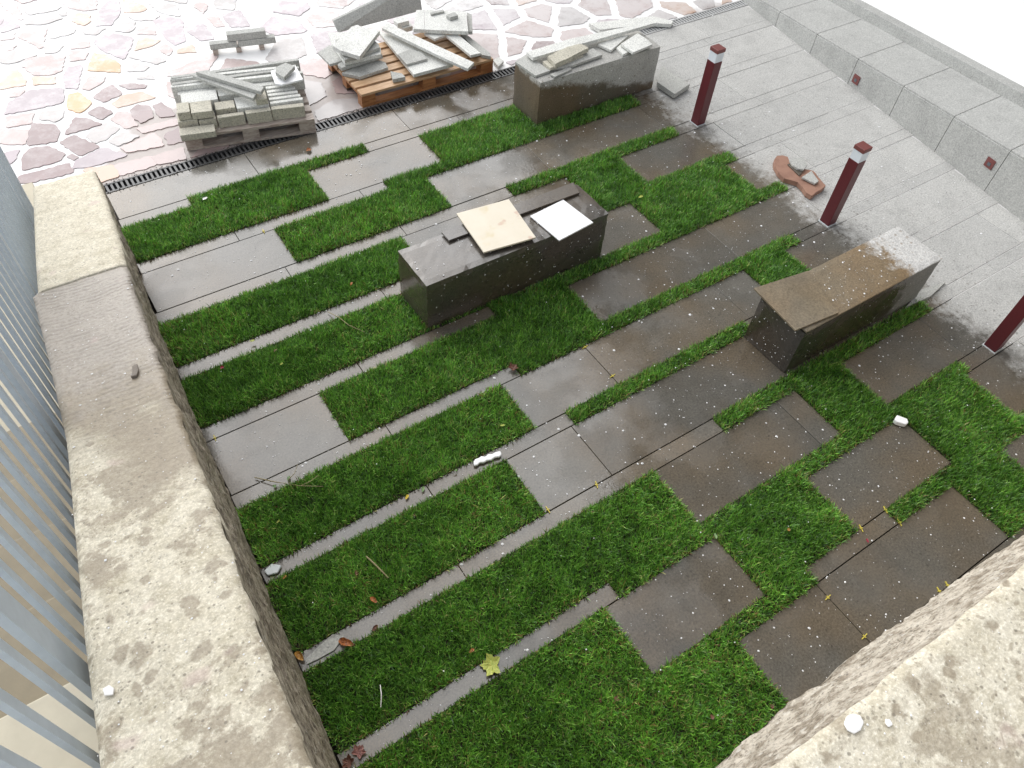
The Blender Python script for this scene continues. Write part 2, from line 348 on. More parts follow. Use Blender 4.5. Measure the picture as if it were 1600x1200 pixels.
TURF = {'N0': [(.189, .572)], 'R1': [(W0, .428), (.696, 1.225)], 'N1': [(.551, 1.222)], 'R2': [(.300, .633)], 'N2': [(.766, 1.222)],
        'R3': [(W0, .500), (.896, 1.040)], 'N3': [(.896, 1.273)], 'R4': [(W0, .60), (.965, 1.235)], 'N4': [(.549, 1.297)], 'R5': [(.206, .703)],
        'N5': [(.510, 1.190)], 'R6': [(W0, .468), (1.031, 1.142)], 'N6': [(.529, .93)], 'R7': [(W0, .394)], 'N7': [(.731, 1.269)],
        'R8': [(W0, .578), (.895, 1.009)], 'N8': [(.408, 1.201)], 'R9': [(W0, .379), (.585, .777), (1.008, 1.184)], 'N9': [(W0, .663), (.843, 1.6)],
        'R10': [(W0, .503), (.971, 1.099)], 'N10': [(W0, .45)], 'R11': [(W0, .5)]}
JOINTS = {'R0': [.339, .691, 1.04], 'N0': [.81], 'N1': [.23, .495], 'R2': [.885, 1.213], 'N2': [.275, .514], 'N4': [.286], 'N5': [.267], 'R6': [.642, .95], 'N6': [.268], 'R7': [.521],
          'N7': [.243], 'N8': [.205], 'R10': [.659], 'R5': [1.05], 'N3': [.4, .7], 'R3': [.72], 'R8': [.85]}
def strip0(x, y0, y1): return [(x, y0, -.0085), (seat_x(y0), y0, -.0085), (seat_x(y1), y1, -.0085), (x, y1, -.0085), (x, y0, -.0009), (seat_x(y0), y0, -.0009), (seat_x(y1), y1, -.0009), (x, y1, -.0009)], [(0, 3, 2, 1), (4, 5, 6, 7), (0, 1, 5, 4), (2, 3, 7, 6), (1, 2, 6, 5), (3, 0, 4, 7)]
slabs = MB(); srnd = []
turf_rects = []
G = .0008
for i, rn in enumerate(ROWS):
    y1, y0 = YS[i], YS[i + 1]; ym = (y0 + y1) / 2; xa = base_x(ym) + .003; xb = seat_x(ym) + .002
    cuts = sorted((max(a, xa - .03), b) for a, b in TURF.get(rn, []))
    turf_rects += [(a, b, y0, y1, i) for a, b in cuts]
    cur = xa; segs = []
    for a, b in cuts:
        if a > cur: segs.append((cur, a))
        cur = max(cur, b)
    segs.append((cur, xb))
    rr = random.Random(i * 13 + 5)
    for a, b in segs:
        js = [j for j in JOINTS.get(rn, []) if a + .02 < j < b - .02]
        x = (js[-1] if js else a) + .16 + rr.random() * .2
        if b > 1.3:
            while x < b - .05:
                if x > a + .12 and all(abs(x - j) > .1 for j in js) and x > 1.2: js.append(x)
                x += .285
        ed = [a] + sorted(js) + [b]
        for p, q in zip(ed[:-1], ed[1:]):
            dz = rr.uniform(-.0004, .0004)
            slabs.box(p + G * .6, q - G * .6, y0 + G, y1 - G, -.009, dz); srnd += [rr.random()] * 6
so_ = slabs.make('garden_paving', M['paver'], origin=(0, 0, 0)); tag(so_, kind='structure')
at = so_.data.attributes.new('rnd', 'FLOAT', 'FACE'); at.data.foreach_set('value', srnd)
b = so_.modifiers.new('bevel', 'BEVEL'); b.width = .0015; b.segments = 1; b.limit_method = 'ANGLE'

mb = MB(); vs, fs = strip0(1.335, -.12, 1.452); mb.add(vs, fs); tag(mb.make('walkway_mortar', M['mortar'], origin=(0, 0, 0)), kind='structure')

# ------------------------------------------------------------------ porphyry crazy paving
STONES = """0,95 55,110 125,165 0,200|p;0,15 95,20 145,110 125,120 85,95 10,35|k;150,35 250,5 375,40 350,60 190,90 150,60|g;370,0 600,0 600,55 520,65 440,50|k
625,60 690,0 745,10 750,70 700,150 600,155|p;770,0 840,0 915,50 880,70 775,75|o;160,150 200,105 340,90 385,115 270,150|g;360,75 415,70 415,95 385,98|g
445,115 480,85 555,85 565,130 520,158 450,130|o;115,215 290,170 265,290 240,300 200,270 120,235|k;0,215 90,195 85,240 0,250|k;315,240 340,150 470,180 455,205|g
510,185 580,170 660,175 600,215 530,210|g;710,170 760,130 845,135 835,180 800,200 720,190|g;600,230 680,205 820,235 820,270 770,365 640,310 595,270|p;805,105 850,85 995,90 960,125 850,125|g
960,130 1030,105 1135,125 1155,250 1090,275 1040,240|p;930,20 1010,10 1110,35 1120,100 1000,75|g;855,210 880,160 960,170 975,215|k;840,315 870,235 1000,250 950,285|o
985,300 1035,275 1080,310 1050,345|k;805,355 940,325 1035,375 975,400|g;0,280 100,275 80,310 0,330|k;0,335 130,300 225,345 60,395 0,385|g;275,275 320,260 395,285 350,325 280,330|g
440,270 555,258 560,290 445,305|k;440,320 550,325 530,370 435,380|k;135,400 180,365 400,340 380,440 330,460 210,465|k;550,435 590,335 660,345 745,400 745,450 600,440|O
790,420 820,390 930,415 900,440 800,445|g;0,520 90,430 160,500 155,530 0,555|o;205,480 340,475 345,520 210,530|o;400,430 510,405 485,550 405,545|p
515,550 560,480 655,480 645,510 560,560|k;50,585 155,560 120,600 60,605|k;35,710 60,640 190,565 385,555 380,640 150,690|p;420,660 430,595 490,580 570,640 500,700 430,680|O
585,605 640,560 700,530 760,585 650,635|d;745,530 820,520 915,530 900,550 800,555|d;705,645 760,600 880,575 965,610 800,655 740,670|o;850,490 940,460 965,495|g
550,705 620,665 690,690 700,705 635,745|d;690,745 740,700 800,700 860,780 780,800|k;815,690 860,655 935,665 955,730 880,765 840,740|d;955,660 1010,640 1070,680 1090,720 1000,730|d
40,730 210,705 195,770 45,795|k;245,740 265,700 395,685 390,730 340,760|g;175,905 200,770 340,780 370,820 350,880|d;410,840 470,735 540,740 635,775|d
540,850 600,800 660,770 745,800 660,870 600,890|g;375,890 470,845 620,915 500,970|d;145,1060 150,970 190,930 300,915 400,960 370,1000|d;110,1140 130,1095 420,1020 445,1080 180,1140|d
455,1050 480,1000 640,925 790,970 560,1040|p;-60,1000 45,950 120,935 80,1010 -60,1080|p;-90,810 170,810 150,900 -90,890|k;520,1060 700,1030 740,1100 600,1140|o;715,1032 940,975 970,1030 760,1095|k
760,920 960,830 1020,910 800,950|k;680,880 760,830 870,850 740,910|g;860,800 1100,740 1130,770 900,830|k;950,980 1140,920 1160,1000 990,1025|k;1030,840 1130,790 1150,880 1050,900|d
415,980 450,960 490,980 460,1000|d;1280,90 1345,85 1405,160 1345,165|k;1390,90 1500,65 1560,160 1440,165|p;1160,170 1260,130 1335,240 1250,250 1190,210|p;1210,40 1240,10 1300,30 1270,85|k
1475,190 1530,180 1580,215 1490,225|p;1110,310 1200,280 1225,325 1110,330|o;540,-10 610,-40 600,-5|k;60,-20 200,-60 230,-5 140,20|k;1010,-10 1180,-40 1160,20 1060,5|g;1340,0 1480,-20 1460,60 1350,50|g"""
PC = dict(p=(.36, .30, .325), k=(.42, .325, .31), g=(.38, .355, .345), o=(.52, .35, .25), O=(.56, .33, .14), d=(.22, .145, .145))
sto = MB(); scol = []
def add_stone(poly, z, col, seed):
    n0 = len(sto.v); sto.prism([(p[0], p[1], z) for p in poly], .006, .0024, seed)
    scol.extend([(*col, 1)] * (len(sto.v) - n0))
k = 0; traced = []
for rec in STONES.replace('\n', ';').split(';'):
    pts, c = rec.split('|'); pl = [P(float(a.split(',')[0]) / 4, float(a.split(',')[1]) / 4) for a in pts.split()]
    cx = sum(p[0] for p in pl) / len(pl); cy = sum(p[1] for p in pl) / len(pl)
    # smooth the corners of the hewn stones
    q = []
    for i in range(len(pl)):
        a, b, c2 = pl[i - 1], pl[i], pl[(i + 1) % len(pl)]
        q += [tuple(b[j] * .92 + a[j] * .08 for j in range(2)), tuple(b[j] * .92 + c2[j] * .08 for j in range(2))]
    q = [(cx + (p[0] - cx) * 1.09, cy + (p[1] - cy) * 1.09) for p in q]
    if min(p[1] for p in q) < 1.492: q = [(p[0], max(p[1], 1.492)) for p in q]
    v = random.uniform(.92, 1.1); add_stone(q, random.uniform(-.0003, .0003), [v * x for x in PC[c]], k); k += 1; traced.append((cx, cy))
# the rest of the square: irregular convex stones (clipped half-planes round jittered seeds)
def clip(poly, nx, ny, d):
    out = []
    for i in range(len(poly)):
        a, b = poly[i], poly[(i + 1) % len(poly)]; fa = a[0] * nx + a[1] * ny - d; fb = b[0] * nx + b[1] * ny - d
        if fa <= 0: out.append(a)
        if (fa < 0) != (fb < 0) and abs(fa - fb) > 1e-12:
            s = fa / (fa - fb); out.append((a[0] + (b[0] - a[0]) * s, a[1] + (b[1] - a[1]) * s))
    return out
cs = .118; seeds = []
for iy in range(-1, 22):
    for ix in range(-10, 52):
        seeds.append(((ix + random.uniform(-.45, .45)) * cs, 1.53 + (iy + random.uniform(-.45, .45)) * cs * .8))
for n_, (sx, sy) in enumerate(seeds):
    u, v_ = toPix(sx, sy)
    if (-25 < u < 300 and -25 < v_ < 300) or (-25 < u < 395 and v_ < 95 and v_ > -20) or (200 < u < 290 and 100 < v_ < 260): continue
    if u < 60 and v_ > 200: continue
    poly = [(sx - .2, sy - .2), (sx + .2, sy - .2), (sx + .2, sy + .2), (sx - .2, sy + .2)]
    for (ox, oy) in seeds:
        dx, dy = ox - sx, oy - sy; L = math.hypot(dx, dy)
        if 1e-6 < L < .33 and poly:
            poly = clip(poly, dx / L, dy / L, (sx * dx + sy * dy) / L + L / 2 - .0115)
    if poly: poly = clip(poly, 0, -1, -1.492)
    if len(poly) > 2:
        ar = abs(sum(poly[i][0] * poly[(i + 1) % len(poly)][1] - poly[(i + 1) % len(poly)][0] * poly[i][1] for i in range(len(poly)))) / 2
        if ar > .0006:
            col = PC[random.choices('pkgodO', (28, 30, 28, 5, 8, 1))[0]]; f = random.uniform(.9, 1.15)
            add_stone(poly, random.uniform(-.0003, .0003), [f * x for x in col], n_ + 500)
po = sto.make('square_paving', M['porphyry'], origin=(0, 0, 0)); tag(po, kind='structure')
a_ = po.data.color_attributes.new('scol', 'FLOAT_COLOR', 'POINT'); a_.data.foreach_set('color', np.array(scol, 'f').ravel())
g = MB(); g.box(-9, 6, 1.486, 14, -.01, -.0016); tag(g.make('square_bed', M['grout'], origin=(0, 0, 0)), kind='structure')

# ------------------------------------------------------------------ channel drain
D = empty('channel_drain', (.05, 1.455, 0), 'black slotted channel drain running along the edge of the crazy paving', 'drain')
X0, X1 = .05, 1.90
fr = MB(); fr.box(X0, X1, 1.4545, 1.4585, -.009, .0003); fr.box(X0, X1, 1.481, 1.4848, -.009, .0003); fr.make('frame', M['iron'], D)
gr = MB(); n = int((X1 - X0) / .0098)
for i in range(n): gr.box(X0 + i * .0098, X0 + i * .0098 + .0046, 1.4587, 1.4808, -.005, -.0003)
gr.make('grating', M['iron'], D)
ch = MB(); ch.box(X0, X1, 1.4586, 1.4809, -.0155, -.009); ch.make('channel', M['iron'], D)

# ------------------------------------------------------------------ stone benches
def bumpy_box(name, x0, x1, y0, y1, z0, z1, mat, parent=None, amp=.0006, st=.012, seed=0, skew=0):
    """box with gently uneven faces and chipped arrises"""
    nx, ny, nz = [max(2, int(round((b - a) / st))) for a, b in ((x0, x1), (y0, y1), (z0, z1))]
    vid = {}; vs = []; fs = []
    def V(i, j, k_):
        if (i, j, k_) in vid: return vid[i, j, k_]
        p = Vector((x0 + (x1 - x0) * i / nx, y0 + (y1 - y0) * j / ny, z0 + (z1 - z0) * k_ / nz))
        on = (i in (0, nx)) + (j in (0, ny)) + (k_ in (0, nz))
        d = noise.noise_vector(p * 60 + Vector((seed, 0, 0))) * amp
        if on >= 2:
            c = Vector(((x0 + x1) / 2, (y0 + y1) / 2, (z0 + z1) / 2)); dv = Vector((math.copysign(i in (0, nx), c.x - p.x), math.copysign(j in (0, ny), c.y - p.y), math.copysign(k_ in (0, nz), c.z - p.z)))
            d = d + dv * (.0009 + max(0, noise.noise(p * 90)) * .002)
        q = p + d; q.x += skew * (q.z - z0)
        vid[i, j, k_] = len(vs); vs.append(tuple(q)); return vid[i, j, k_]
    for i in range(nx):
        for j in range(ny):
            fs.append((V(i, j, nz), V(i + 1, j, nz), V(i + 1, j + 1, nz), V(i, j + 1, nz)))
    for i in range(nx):
        for k_ in range(nz):
            fs.append((V(i, 0, k_), V(i + 1, 0, k_), V(i + 1, 0, k_ + 1), V(i, 0, k_ + 1)))
            fs.append((V(i, ny, k_), V(i, ny, k_ + 1), V(i + 1, ny, k_ + 1), V(i + 1, ny, k_)))
    for j in range(ny):
        for k_ in range(nz):
            fs.append((V(0, j, k_), V(0, j, k_ + 1), V(0, j + 1, k_ + 1), V(0, j + 1, k_)))
            fs.append((V(nx, j, k_), V(nx, j + 1, k_), V(nx, j + 1, k_ + 1), V(nx, j, k_ + 1)))
    return link(name, vs, fs, mat, parent)
BG = 'stone block benches standing in the garden'
b1 = bumpy_box('stone_bench', .949, 1.297, 1.238, 1.340, 0, .108, M['bench_far'], seed=1)
tag(b1, 'far stone block bench with stone offcuts heaped along its pale dry top', 'bench', BG)
b2 = bumpy_box('stone_bench', .425, .810, .812, .9135, 0, .107, M['bench_mid'], seed=2)
tag(b2, 'dark wet stone block bench with a beige and a white tile lying on it', 'bench', BG)
b3 = empty('stone_bench', (.905, .412, 0), 'brown stone block bench with a skewed thin top slab and one pale dry end', 'bench', BG)
bumpy_box('block', .905, 1.264, .412, .513, 0, .104, M['bench_near_shaded'], b3, seed=3)
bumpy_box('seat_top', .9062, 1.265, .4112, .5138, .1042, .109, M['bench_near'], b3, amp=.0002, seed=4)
tp = MB().prism([P(1178, 450, .1125), P(1243, 516, .1125), P(1311, 488, .1125), P(1262, 423, .1125)], .0032); tp.make('loose_slab', M['bench_near'], b3, bevel=.001)

# ------------------------------------------------------------------ bollards
def bollard(x, y, label):
    r = empty('bollard', (x, y, 0), label, 'bollard', 'square maroon bollards along the path')
    h = .0118
    MB().box(x - h * 1.15, x + h * 1.15, y - h * 1.15, y + h * 1.15, -.001, .0015).make('base_plate', M['plastic'], r)
    MB().box(x - h, x + h, y - h, y + h, .0015, .155).make('post', M['maroon'], r, bevel=.003)
    MB().box(x - h * .93, x + h * .93, y - h * .93, y + h * .93, .155, .176).make('reflective_band', M['reflective'], r)
    c = MB(); c.box(x - h * 1.04, x + h * 1.04, y - h * 1.04, y + h * 1.04, .176, .1845)
    c.make('cap', M['maroon_top'], r, bevel=.004)
bollard(1.2965, 1.0705, 'maroon bollard farthest from the camera, beside the far bench covered in offcuts')
bollard(1.2925, .6605, 'maroon bollard between the broken terracotta piece and the near brown bench')
bollard(1.2925, .2590, 'maroon bollard cut off by the right edge of the photo')

# ------------------------------------------------------------------ long low seat wall on the right
S = empty('seat_wall', (1.7, .5, 0), 'long low grey stone seat wall with square recessed lights along the right side', 'wall')
sz = lambda y: min(.125, .104 - .083 * (y - .53))
N = 60; ya, yb = -1.2, 1.478
f1 = [];
SW = .178
ysj = [ya]; yy = .05
def strip(name, xf0, xf1, zf0, zf1, mat, parent, y0_, y1_, n=6, th=None):
    """solid strip following the rotated seat wall, between y0_ and y1_"""
    vs = []; fs = []
    for i in range(n + 1):
        y = y0_ + (y1_ - y0_) * i / n
        vs += [(xf0(y), y, zf0(y)), (xf1(y), y, zf0(y)), (xf1(y), y, zf1(y)), (xf0(y), y, zf1(y))]
    for i in range(n):
        a = i * 4
        for j in range(4): fs.append((a + j, a + (j + 1) % 4, a + 4 + (j + 1) % 4, a + 4 + j))
    fs += [(3, 2, 1, 0), (n * 4, n * 4 + 1, n * 4 + 2, n * 4 + 3)]
    return vs, fs
# seat and riser stones are 0.147 units long with open joints
jy = []; y = 1.478
while y > -1.0: jy.append(y); y -= .1535
rs = MB(); tp = MB()
for a, b in zip(jy[1:], jy[:-1]):
    rs.add(*strip('', lambda y: seat_x(y), lambda y: seat_x(y) + .05, lambda y: -.01, lambda y: sz(y) - .0002, None, None, a + .0006, b - .0006, 2))
    tp.add(*strip('', lambda y: seat_x(y) + .002, lambda y: seat_x(y) + SW, lambda y: sz(y), lambda y: sz(y) + .004, None, None, a + .0006, b - .0006, 2))
rs.make('riser', M['seat_wall'], S, bevel=.002); tp.make('seat', M['seat_wall'], S, bevel=.003)
cr = MB(); cr.add(*strip('', lambda y: seat_x(y) + .004, lambda y: seat_x(y) + SW - .002, lambda y: -.01, lambda y: sz(y) - .0012, None, None, ya, 1.476, 40)); cr.make('core', M['dark'], S)
up = MB(); up.add(*strip('', lambda y: seat_x(y) + SW, lambda y: seat_x(y) + SW + .03, lambda y: -.01, lambda y: sz(y) + .030, None, None, ya, 1.478, 40)); up.make('upstand', M['seat_wall'], S, bevel=.003)
def wall_light(u, v):
    best = None
    for y in np.linspace(.2, 1.4, 2400):
        x = seat_x(y); d = RW.T @ np.array([u - 800, v - 600, FPX]); t_ = x / d[0]
        e = abs(d[1] * t_ - y)
        if best is None or e < best[0]: best = (e, x, y, 1 + d[2] * t_)
    _, x, y, z = best; s = .0105
    fr = lambda a, b, c: (x + .16 * b - a, y + b, z + c)
    mb = MB(); mb.box(-.002, .0025, -s, s, -s, s, fr); L = mb.make('wall_light', M['maroon_top'], S)
    mb = MB(); mb.box(.0027, .0034, -s * .35, s * .35, -s * .5, s * .2, fr); mb.make('light_slot', M['galv_dark'], L)
wall_light(1338, 124); wall_light(1547, 255)
pv = MB(); pv.add(*strip('', lambda y: seat_x(y) + SW + .03, lambda y: 8.0, lambda y: -.01, lambda y: sz(y) + .012, None, None, ya, 1.478, 30)); tag(pv.make('terrace', M['pale'], origin=(2, 0, 0)), kind='structure')

# ------------------------------------------------------------------ buildings across the terrace (unseen, added and shaped to brown the wet-slab reflections)
bx = lambda y: 2.95 + .16 * (y - .5)
for ya_, yb_, HB, nf, lab in ((-1.6, 2.6, 5.3, 6, 'tallest brown building across the terrace, nearest'), (2.62, 4.75, 4.1, 5, 'middle brown building across the terrace'), (4.77, 6.2, 3.1, 4, 'lowest brown building across the terrace, farthest')):
    B_ = empty('building', (bx(ya_), ya_, 0), lab, 'building', 'row of unseen brown buildings added for the slab reflections')
    vs, fs = strip('', bx, lambda y: bx(y) + 2.5, lambda y: -.01, lambda y: HB, None, None, ya_, yb_, 1); MB().add(vs, fs).make('wall', M['facade'], B_)
    vs, fs = strip('', lambda y: bx(y) - .08, lambda y: bx(y) + 2.6, lambda y: HB + .001, lambda y: HB + .06, None, None, ya_ , yb_, 1); MB().add(vs, fs).make('roof', M['facade'], B_)
    for fl in range(nf):
        for i in range(int((yb_ - ya_ - .3) / .62)):
            y0 = ya_ + .2 + i * .62; z0 = .3 + fl * .82
            fq = lambda a, b, c: (bx(y0 + b) - a, y0 + b, z0 + c)
            w_ = MB().box(.001, .02, -.02, .28, -.03, 0, fq).make('window', M['offcut'], B_)
            MB().box(.001, .006, 0, .26, .001, .42, fq).make('pane', M['glass'], w_)

# ------------------------------------------------------------------ sloping wall on the left with its cappings
wz = lambda y: .56 - .30 * y
in_x = lambda y: lerp_tab([(-.2, -.022), (0, -.021), (.131, -.0165), (.199, -.0145), (.272, -.011), (.339, -.006), (.45, -.001), (.61, .006), (.75, .013), (.846, .020), (.955, .029), (1.085, .038), (1.25, .046), (1.4, .05)], y)
out_x = lambda y: lerp_tab([(-.2, -.137), (.203, -.121), (.299, -.115), (.433, -.104), (.535, -.0955), (.69, -.0925), (.8635, -.0915)], y)
out_far = lambda y: lerp_tab([(.86, -.0855), (.979, -.076), (1.273, -.050), (1.4, -.045)], y)
LW = empty('stone_wall', (-.03, .6, 0), 'sloping cream stone wall with rain stains along the left, beside the steel fence', 'wall')
def capping(name, y0, y1, fo, mat, top=.0, thick=.03, st=.006, amp=.0018):
    ny = int((y1 - y0) / st); nx = 18; vs = []; fs = []
    for j in range(ny + 1):
        y = y0 + (y1 - y0) * j / ny
        for i in range(nx + 1):
            s = i / nx; xo, xi = fo(y), in_x(y)
            e = noise.noise(Vector((0, y * 40, 3))) * .0025 + noise.noise(Vector((5, y * 110, 3))) * .0012
            x = xo + (xi + e - xo) * s; z = wz(y) + top + noise.noise(Vector((x * 45, y * 45, 1))) * amp * .5
            edge = min(s, 1 - s) * (xi - xo)
            if edge < .006: z -= (.006 - edge) ** 2 / .006 * .6
            vs.append((x, y, z))
    W = nx + 1
    for j in range(ny):
        for i in range(nx): fs.append((j * W + i, j * W + i + 1, (j + 1) * W + i + 1, (j + 1) * W + i))
    # skirt
    ring = [j * W for j in range(ny + 1)] + [ny * W + i for i in range(1, nx + 1)] + [j * W + nx for j in range(ny - 1, -1, -1)] + [i for i in range(nx - 1, 0, -1)]
    n0 = len(vs)
    for r in ring: x, y, z = vs[r]; vs.append((x, y, z - thick))
    for q in range(len(ring)): a, b = ring[q], ring[(q + 1) % len(ring)]; fs.append((a, b, n0 + (q + 1) % len(ring), n0 + q))
    return link(name, vs, fs, mat, LW, smooth=True)
capping('capping', .8612, 1.262, out_far, M['cap_far'], .001)['label'] = 'clean cream capping stone at the far end'
capping('capping', -.12, .8600, out_x, M['cap_mid'], .0)['label'] = 'rain-soaked brown and cream capping with trowel ridges'
def rough_face(name, fn_top, fn_base, t0, t1, mat, parent, amp, seed, prof, axis, st=.0045, rows=46):
    """heavily dressed stone face between a top edge and a base line"""
    n = int((t1 - t0) / st); vs = []; fs = []
    for j in range(n + 1):
        t_ = t0 + (t1 - t0) * j / n; (ax, ay, az), (bx_, by_, bz) = fn_top(t_), fn_base(t_)
        for i in range(rows + 1):
            s = (i / rows) ** 1.25
            x, y, z = ax + (bx_ - ax) * s, ay + (by_ - ay) * s, az + (bz - az) * s
            p = Vector((x * 9 + seed, y * 9, z * 14)); q = Vector((x * 34, y * 34 + seed, z * 45)); r = Vector((x * 110, y * 110, z * 140 + seed))
            d = prof(s) + (noise.noise(p) * .38 + noise.noise(q) * .62 + abs(noise.noise(r)) * .55) * amp * (min(1, s * 9) if name == 'rough_face' else 1)
            if axis == 0: x += d
            else: y += d
            vs.append((x, y, z))
    W = rows + 1
    for j in range(n):
        for i in range(rows):
            f = (j * W + i, j * W + i + 1, (j + 1) * W + i + 1, (j + 1) * W + i); fs.append(f[::-1] if axis else f[::-1])
    return link(name, vs, fs, mat, parent)
rough_face('rough_face', lambda y: (in_x(y) - .002, y, wz(y) - .004), lambda y: (base_x(y) - .002, y, -.012), -.12, 1.262, M['wall_face'], LW, .0060, 3, lambda s: 0.002, 0)
cr = MB(); n = 40; vs = []; fs = []
for j in range(n + 1):
    y = -.12 + (1.38) * j / n; xo = (out_x(y) if y < .861 else out_far(y)) + .003; xi = in_x(y) - .010
    vs += [(xo, y, -.012), (xi, y, -.012), (xi, y, wz(y) - .012), (xo, y, wz(y) - .012)]
for j in range(n):
    for i in range(4): fs.append((j * 4 + i, j * 4 + (i + 1) % 4, j * 4 + 4 + (i + 1) % 4, j * 4 + 4 + i))
fs += [(3, 2, 1, 0), (n * 4, n * 4 + 1, n * 4 + 2, n * 4 + 3)]
link('core', vs, fs, M['wall_face'], LW)

# ------------------------------------------------------------------ near wall at the lower right
RZ = .52
RWL = empty('stone_wall', (.5, -.06, 0), 'pale lichen-spotted stone wall top across the bottom right corner', 'wall')
etab = [(-.02, -.006), (.1, -.010), (.2, -.0115), (.279, -.0150), (.36, -.0155), (.476, -.0163), (.8, -.019), (1.6, -.025)]
ry = lambda x: lerp_tab(etab, x)
nx = 300; nyy = 26; vs = []; fs = []
for i in range(nx + 1):
    x = -.02 + 1.4 * i / nx
    for j in range(nyy + 1):
        s = j / nyy; e = noise.noise(Vector((x * 60, 0, 9))) * .0014 + noise.noise(Vector((x * 20, 4, 9))) * .0014
        y = ry(x) + e - .135 * s; z = RZ + noise.noise(Vector((x * 50, y * 50, 7))) * .0006
        ed = .135 * s
        if ed < .005: z -= (.005 - ed) ** 2 / .005 * .7
        vs.append((x, y, z))
W = nyy + 1
for i in range(nx):
    for j in range(nyy): fs.append((i * W + j, i * W + j + 1, (i + 1) * W + j + 1, (i + 1) * W + j))
link('capping', vs, fs, M['cap_right'], RWL, smooth=True)
bulge = [(-.02, .003), (.156, .004), (.232, .0085), (.304, .0092), (.394, .0085), (.508, .0045), (.595, -.001), (.9, -.008), (1.6, -.015)]
def rprof(s): return 0.0
rough_face('rough_face', lambda x: (x, ry(x) - .001, RZ - .004), lambda x: (x, lerp_tab(bulge, x) - .002, .40), -.02, 1.38, M['right_face'], RWL, .0044, 11, rprof, 1, st=.0025, rows=44)
rough_face('lower_face', lambda x: (x, lerp_tab(bulge, x) - .002, .401), lambda x: (x, -.010, -.012), -.02, 1.38, M['right_face'], RWL, .0044, 11, lambda s: 0, 1, st=.01, rows=30)
vs = [(-.02, -.15, -.012), (1.38, -.15, -.012), (1.38, -.03, -.012), (-.02, -.03, -.012), (-.02, -.15, RZ - .003), (1.38, -.15, RZ - .003), (1.38, -.03, RZ - .003), (-.02, -.03, RZ - .003)]
link('core', vs, [(0, 3, 2, 1), (4, 5, 6, 7), (0, 1, 5, 4), (2, 3, 7, 6), (1, 2, 6, 5), (3, 0, 4, 7)], M['right_face'], RWL)

# ------------------------------------------------------------------ steps beyond the fence
ST = empty('stone_steps', (-.3, .6, 0), 'beige stone steps descending beyond the steel fence on the left', 'steps')
i = 0; y = -.25
while y < 1.55:
    z = max(.004, .46 - .32 * y); ox = lerp_tab([(-.3, -.15), (.2, -.1275), (.45, -.112), (.7, -.0985), (.86, -.0975), (1.0, -.086), (1.3, -.062), (1.8, -.05)], y)
    wetp = .30 < y < .62
    MB().box(-.62, ox, y, y + .0945, -.012, z).make('step', M['stairs_wet'] if wetp else M['stairs'], ST, bevel=.006)
    y += .095; i += 1

# ------------------------------------------------------------------ steel fence
F = empty('steel_fence', (-.13, .6, 0), 'grey-blue galvanised steel bar fence along the left edge of the photo', 'fence')
fx = lambda y: -.1455 + .058 * y
def fbar(y, w, d, z0, z1):
    mb = MB(); sx = fx(y); mb.box(sx - d, sx, y - w / 2, y + w / 2, z0, z1); return mb
posts = [-.01, .298, .607, .916, 1.225, 1.337]
for yp in posts:
    z0 = max(.0, .30 - .33 * (yp - .3)); fbar(yp, .024, .006, z0 - .03, z0 + 1.0).make('post', M['galv'], F)
for a, b in zip(posts[:-1], posts[1:]):
    n = max(2, int(round((b - a) / .0325))); zb = wz((a + b) / 2) - .12
    for j in range(1, n):
        y = a + (b - a) * j / n; fbar(y, .0085, .0042, zb, zb + .92).make('bar', M['galv'], F)
    zr = wz(b) - .11
    for zz in (zr, zr + .86):
        mb = MB(); mb.add([(fx(a) - .0055, a + .012, zz), (fx(a) - .0045, a + .012, zz), (fx(b) - .0045, b - .012, zz), (fx(b) - .0055, b - .012, zz), (fx(a) - .0055, a + .012, zz + .01), (fx(a) - .0045, a + .012, zz + .01), (fx(b) - .0045, b - .012, zz + .01), (fx(b) - .0055, b - .012, zz + .01)],
                          [(0, 3, 2, 1), (4, 5, 6, 7), (0, 1, 5, 4), (2, 3, 7, 6), (1, 2, 6, 5), (3, 0, 4, 7)]); mb.make('rail', M['galv'], F)
# ------------------------------------------------------------------ pallets
def pallet(ox, oy, ang, L, Dp, label, top, side, dark):
    ca, sa = math.cos(ang), math.sin(ang); fr = lambda a, b, c: (ox + a * ca - b * sa, oy + a * sa + b * ca, c)
    r = empty('pallet', fr(0, 0, 0), label, 'pallet', 'wooden pallets carrying stone offcuts')
    bw = .024
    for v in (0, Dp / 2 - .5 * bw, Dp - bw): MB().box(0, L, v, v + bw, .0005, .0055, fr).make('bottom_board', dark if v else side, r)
    for v in (0, Dp / 2 - .5 * bw, Dp - bw):
        for u in (0, L / 2 - .018, L - .034): MB().box(u, u + .034, v + .0006, v + bw - .0006, .0057, .0233, fr).make('block', side, r)
    for u in (.0, L / 2 - .018, L - .034): MB().box(u + .0004, u + .034, .0006, Dp - .0006, .0235, .0283, fr).make('crosspiece', side, r)
    nb = 6; gap = (Dp - nb * bw) / (nb - 1)
    for i in range(nb): v = i * (bw + gap); MB().box(0, L, v, v + bw, .0285, .0338, fr).make('deck_board', top, r)
    return fr
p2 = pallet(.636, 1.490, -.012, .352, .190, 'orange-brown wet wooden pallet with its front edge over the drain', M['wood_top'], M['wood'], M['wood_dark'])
p1 = pallet(.240, 1.516, -.24, .272, .195, 'weathered grey wooden pallet under stacked kerbstones, nearest the left wall', M['wood_grey'], M['wood_grey'], M['wood_dark'])

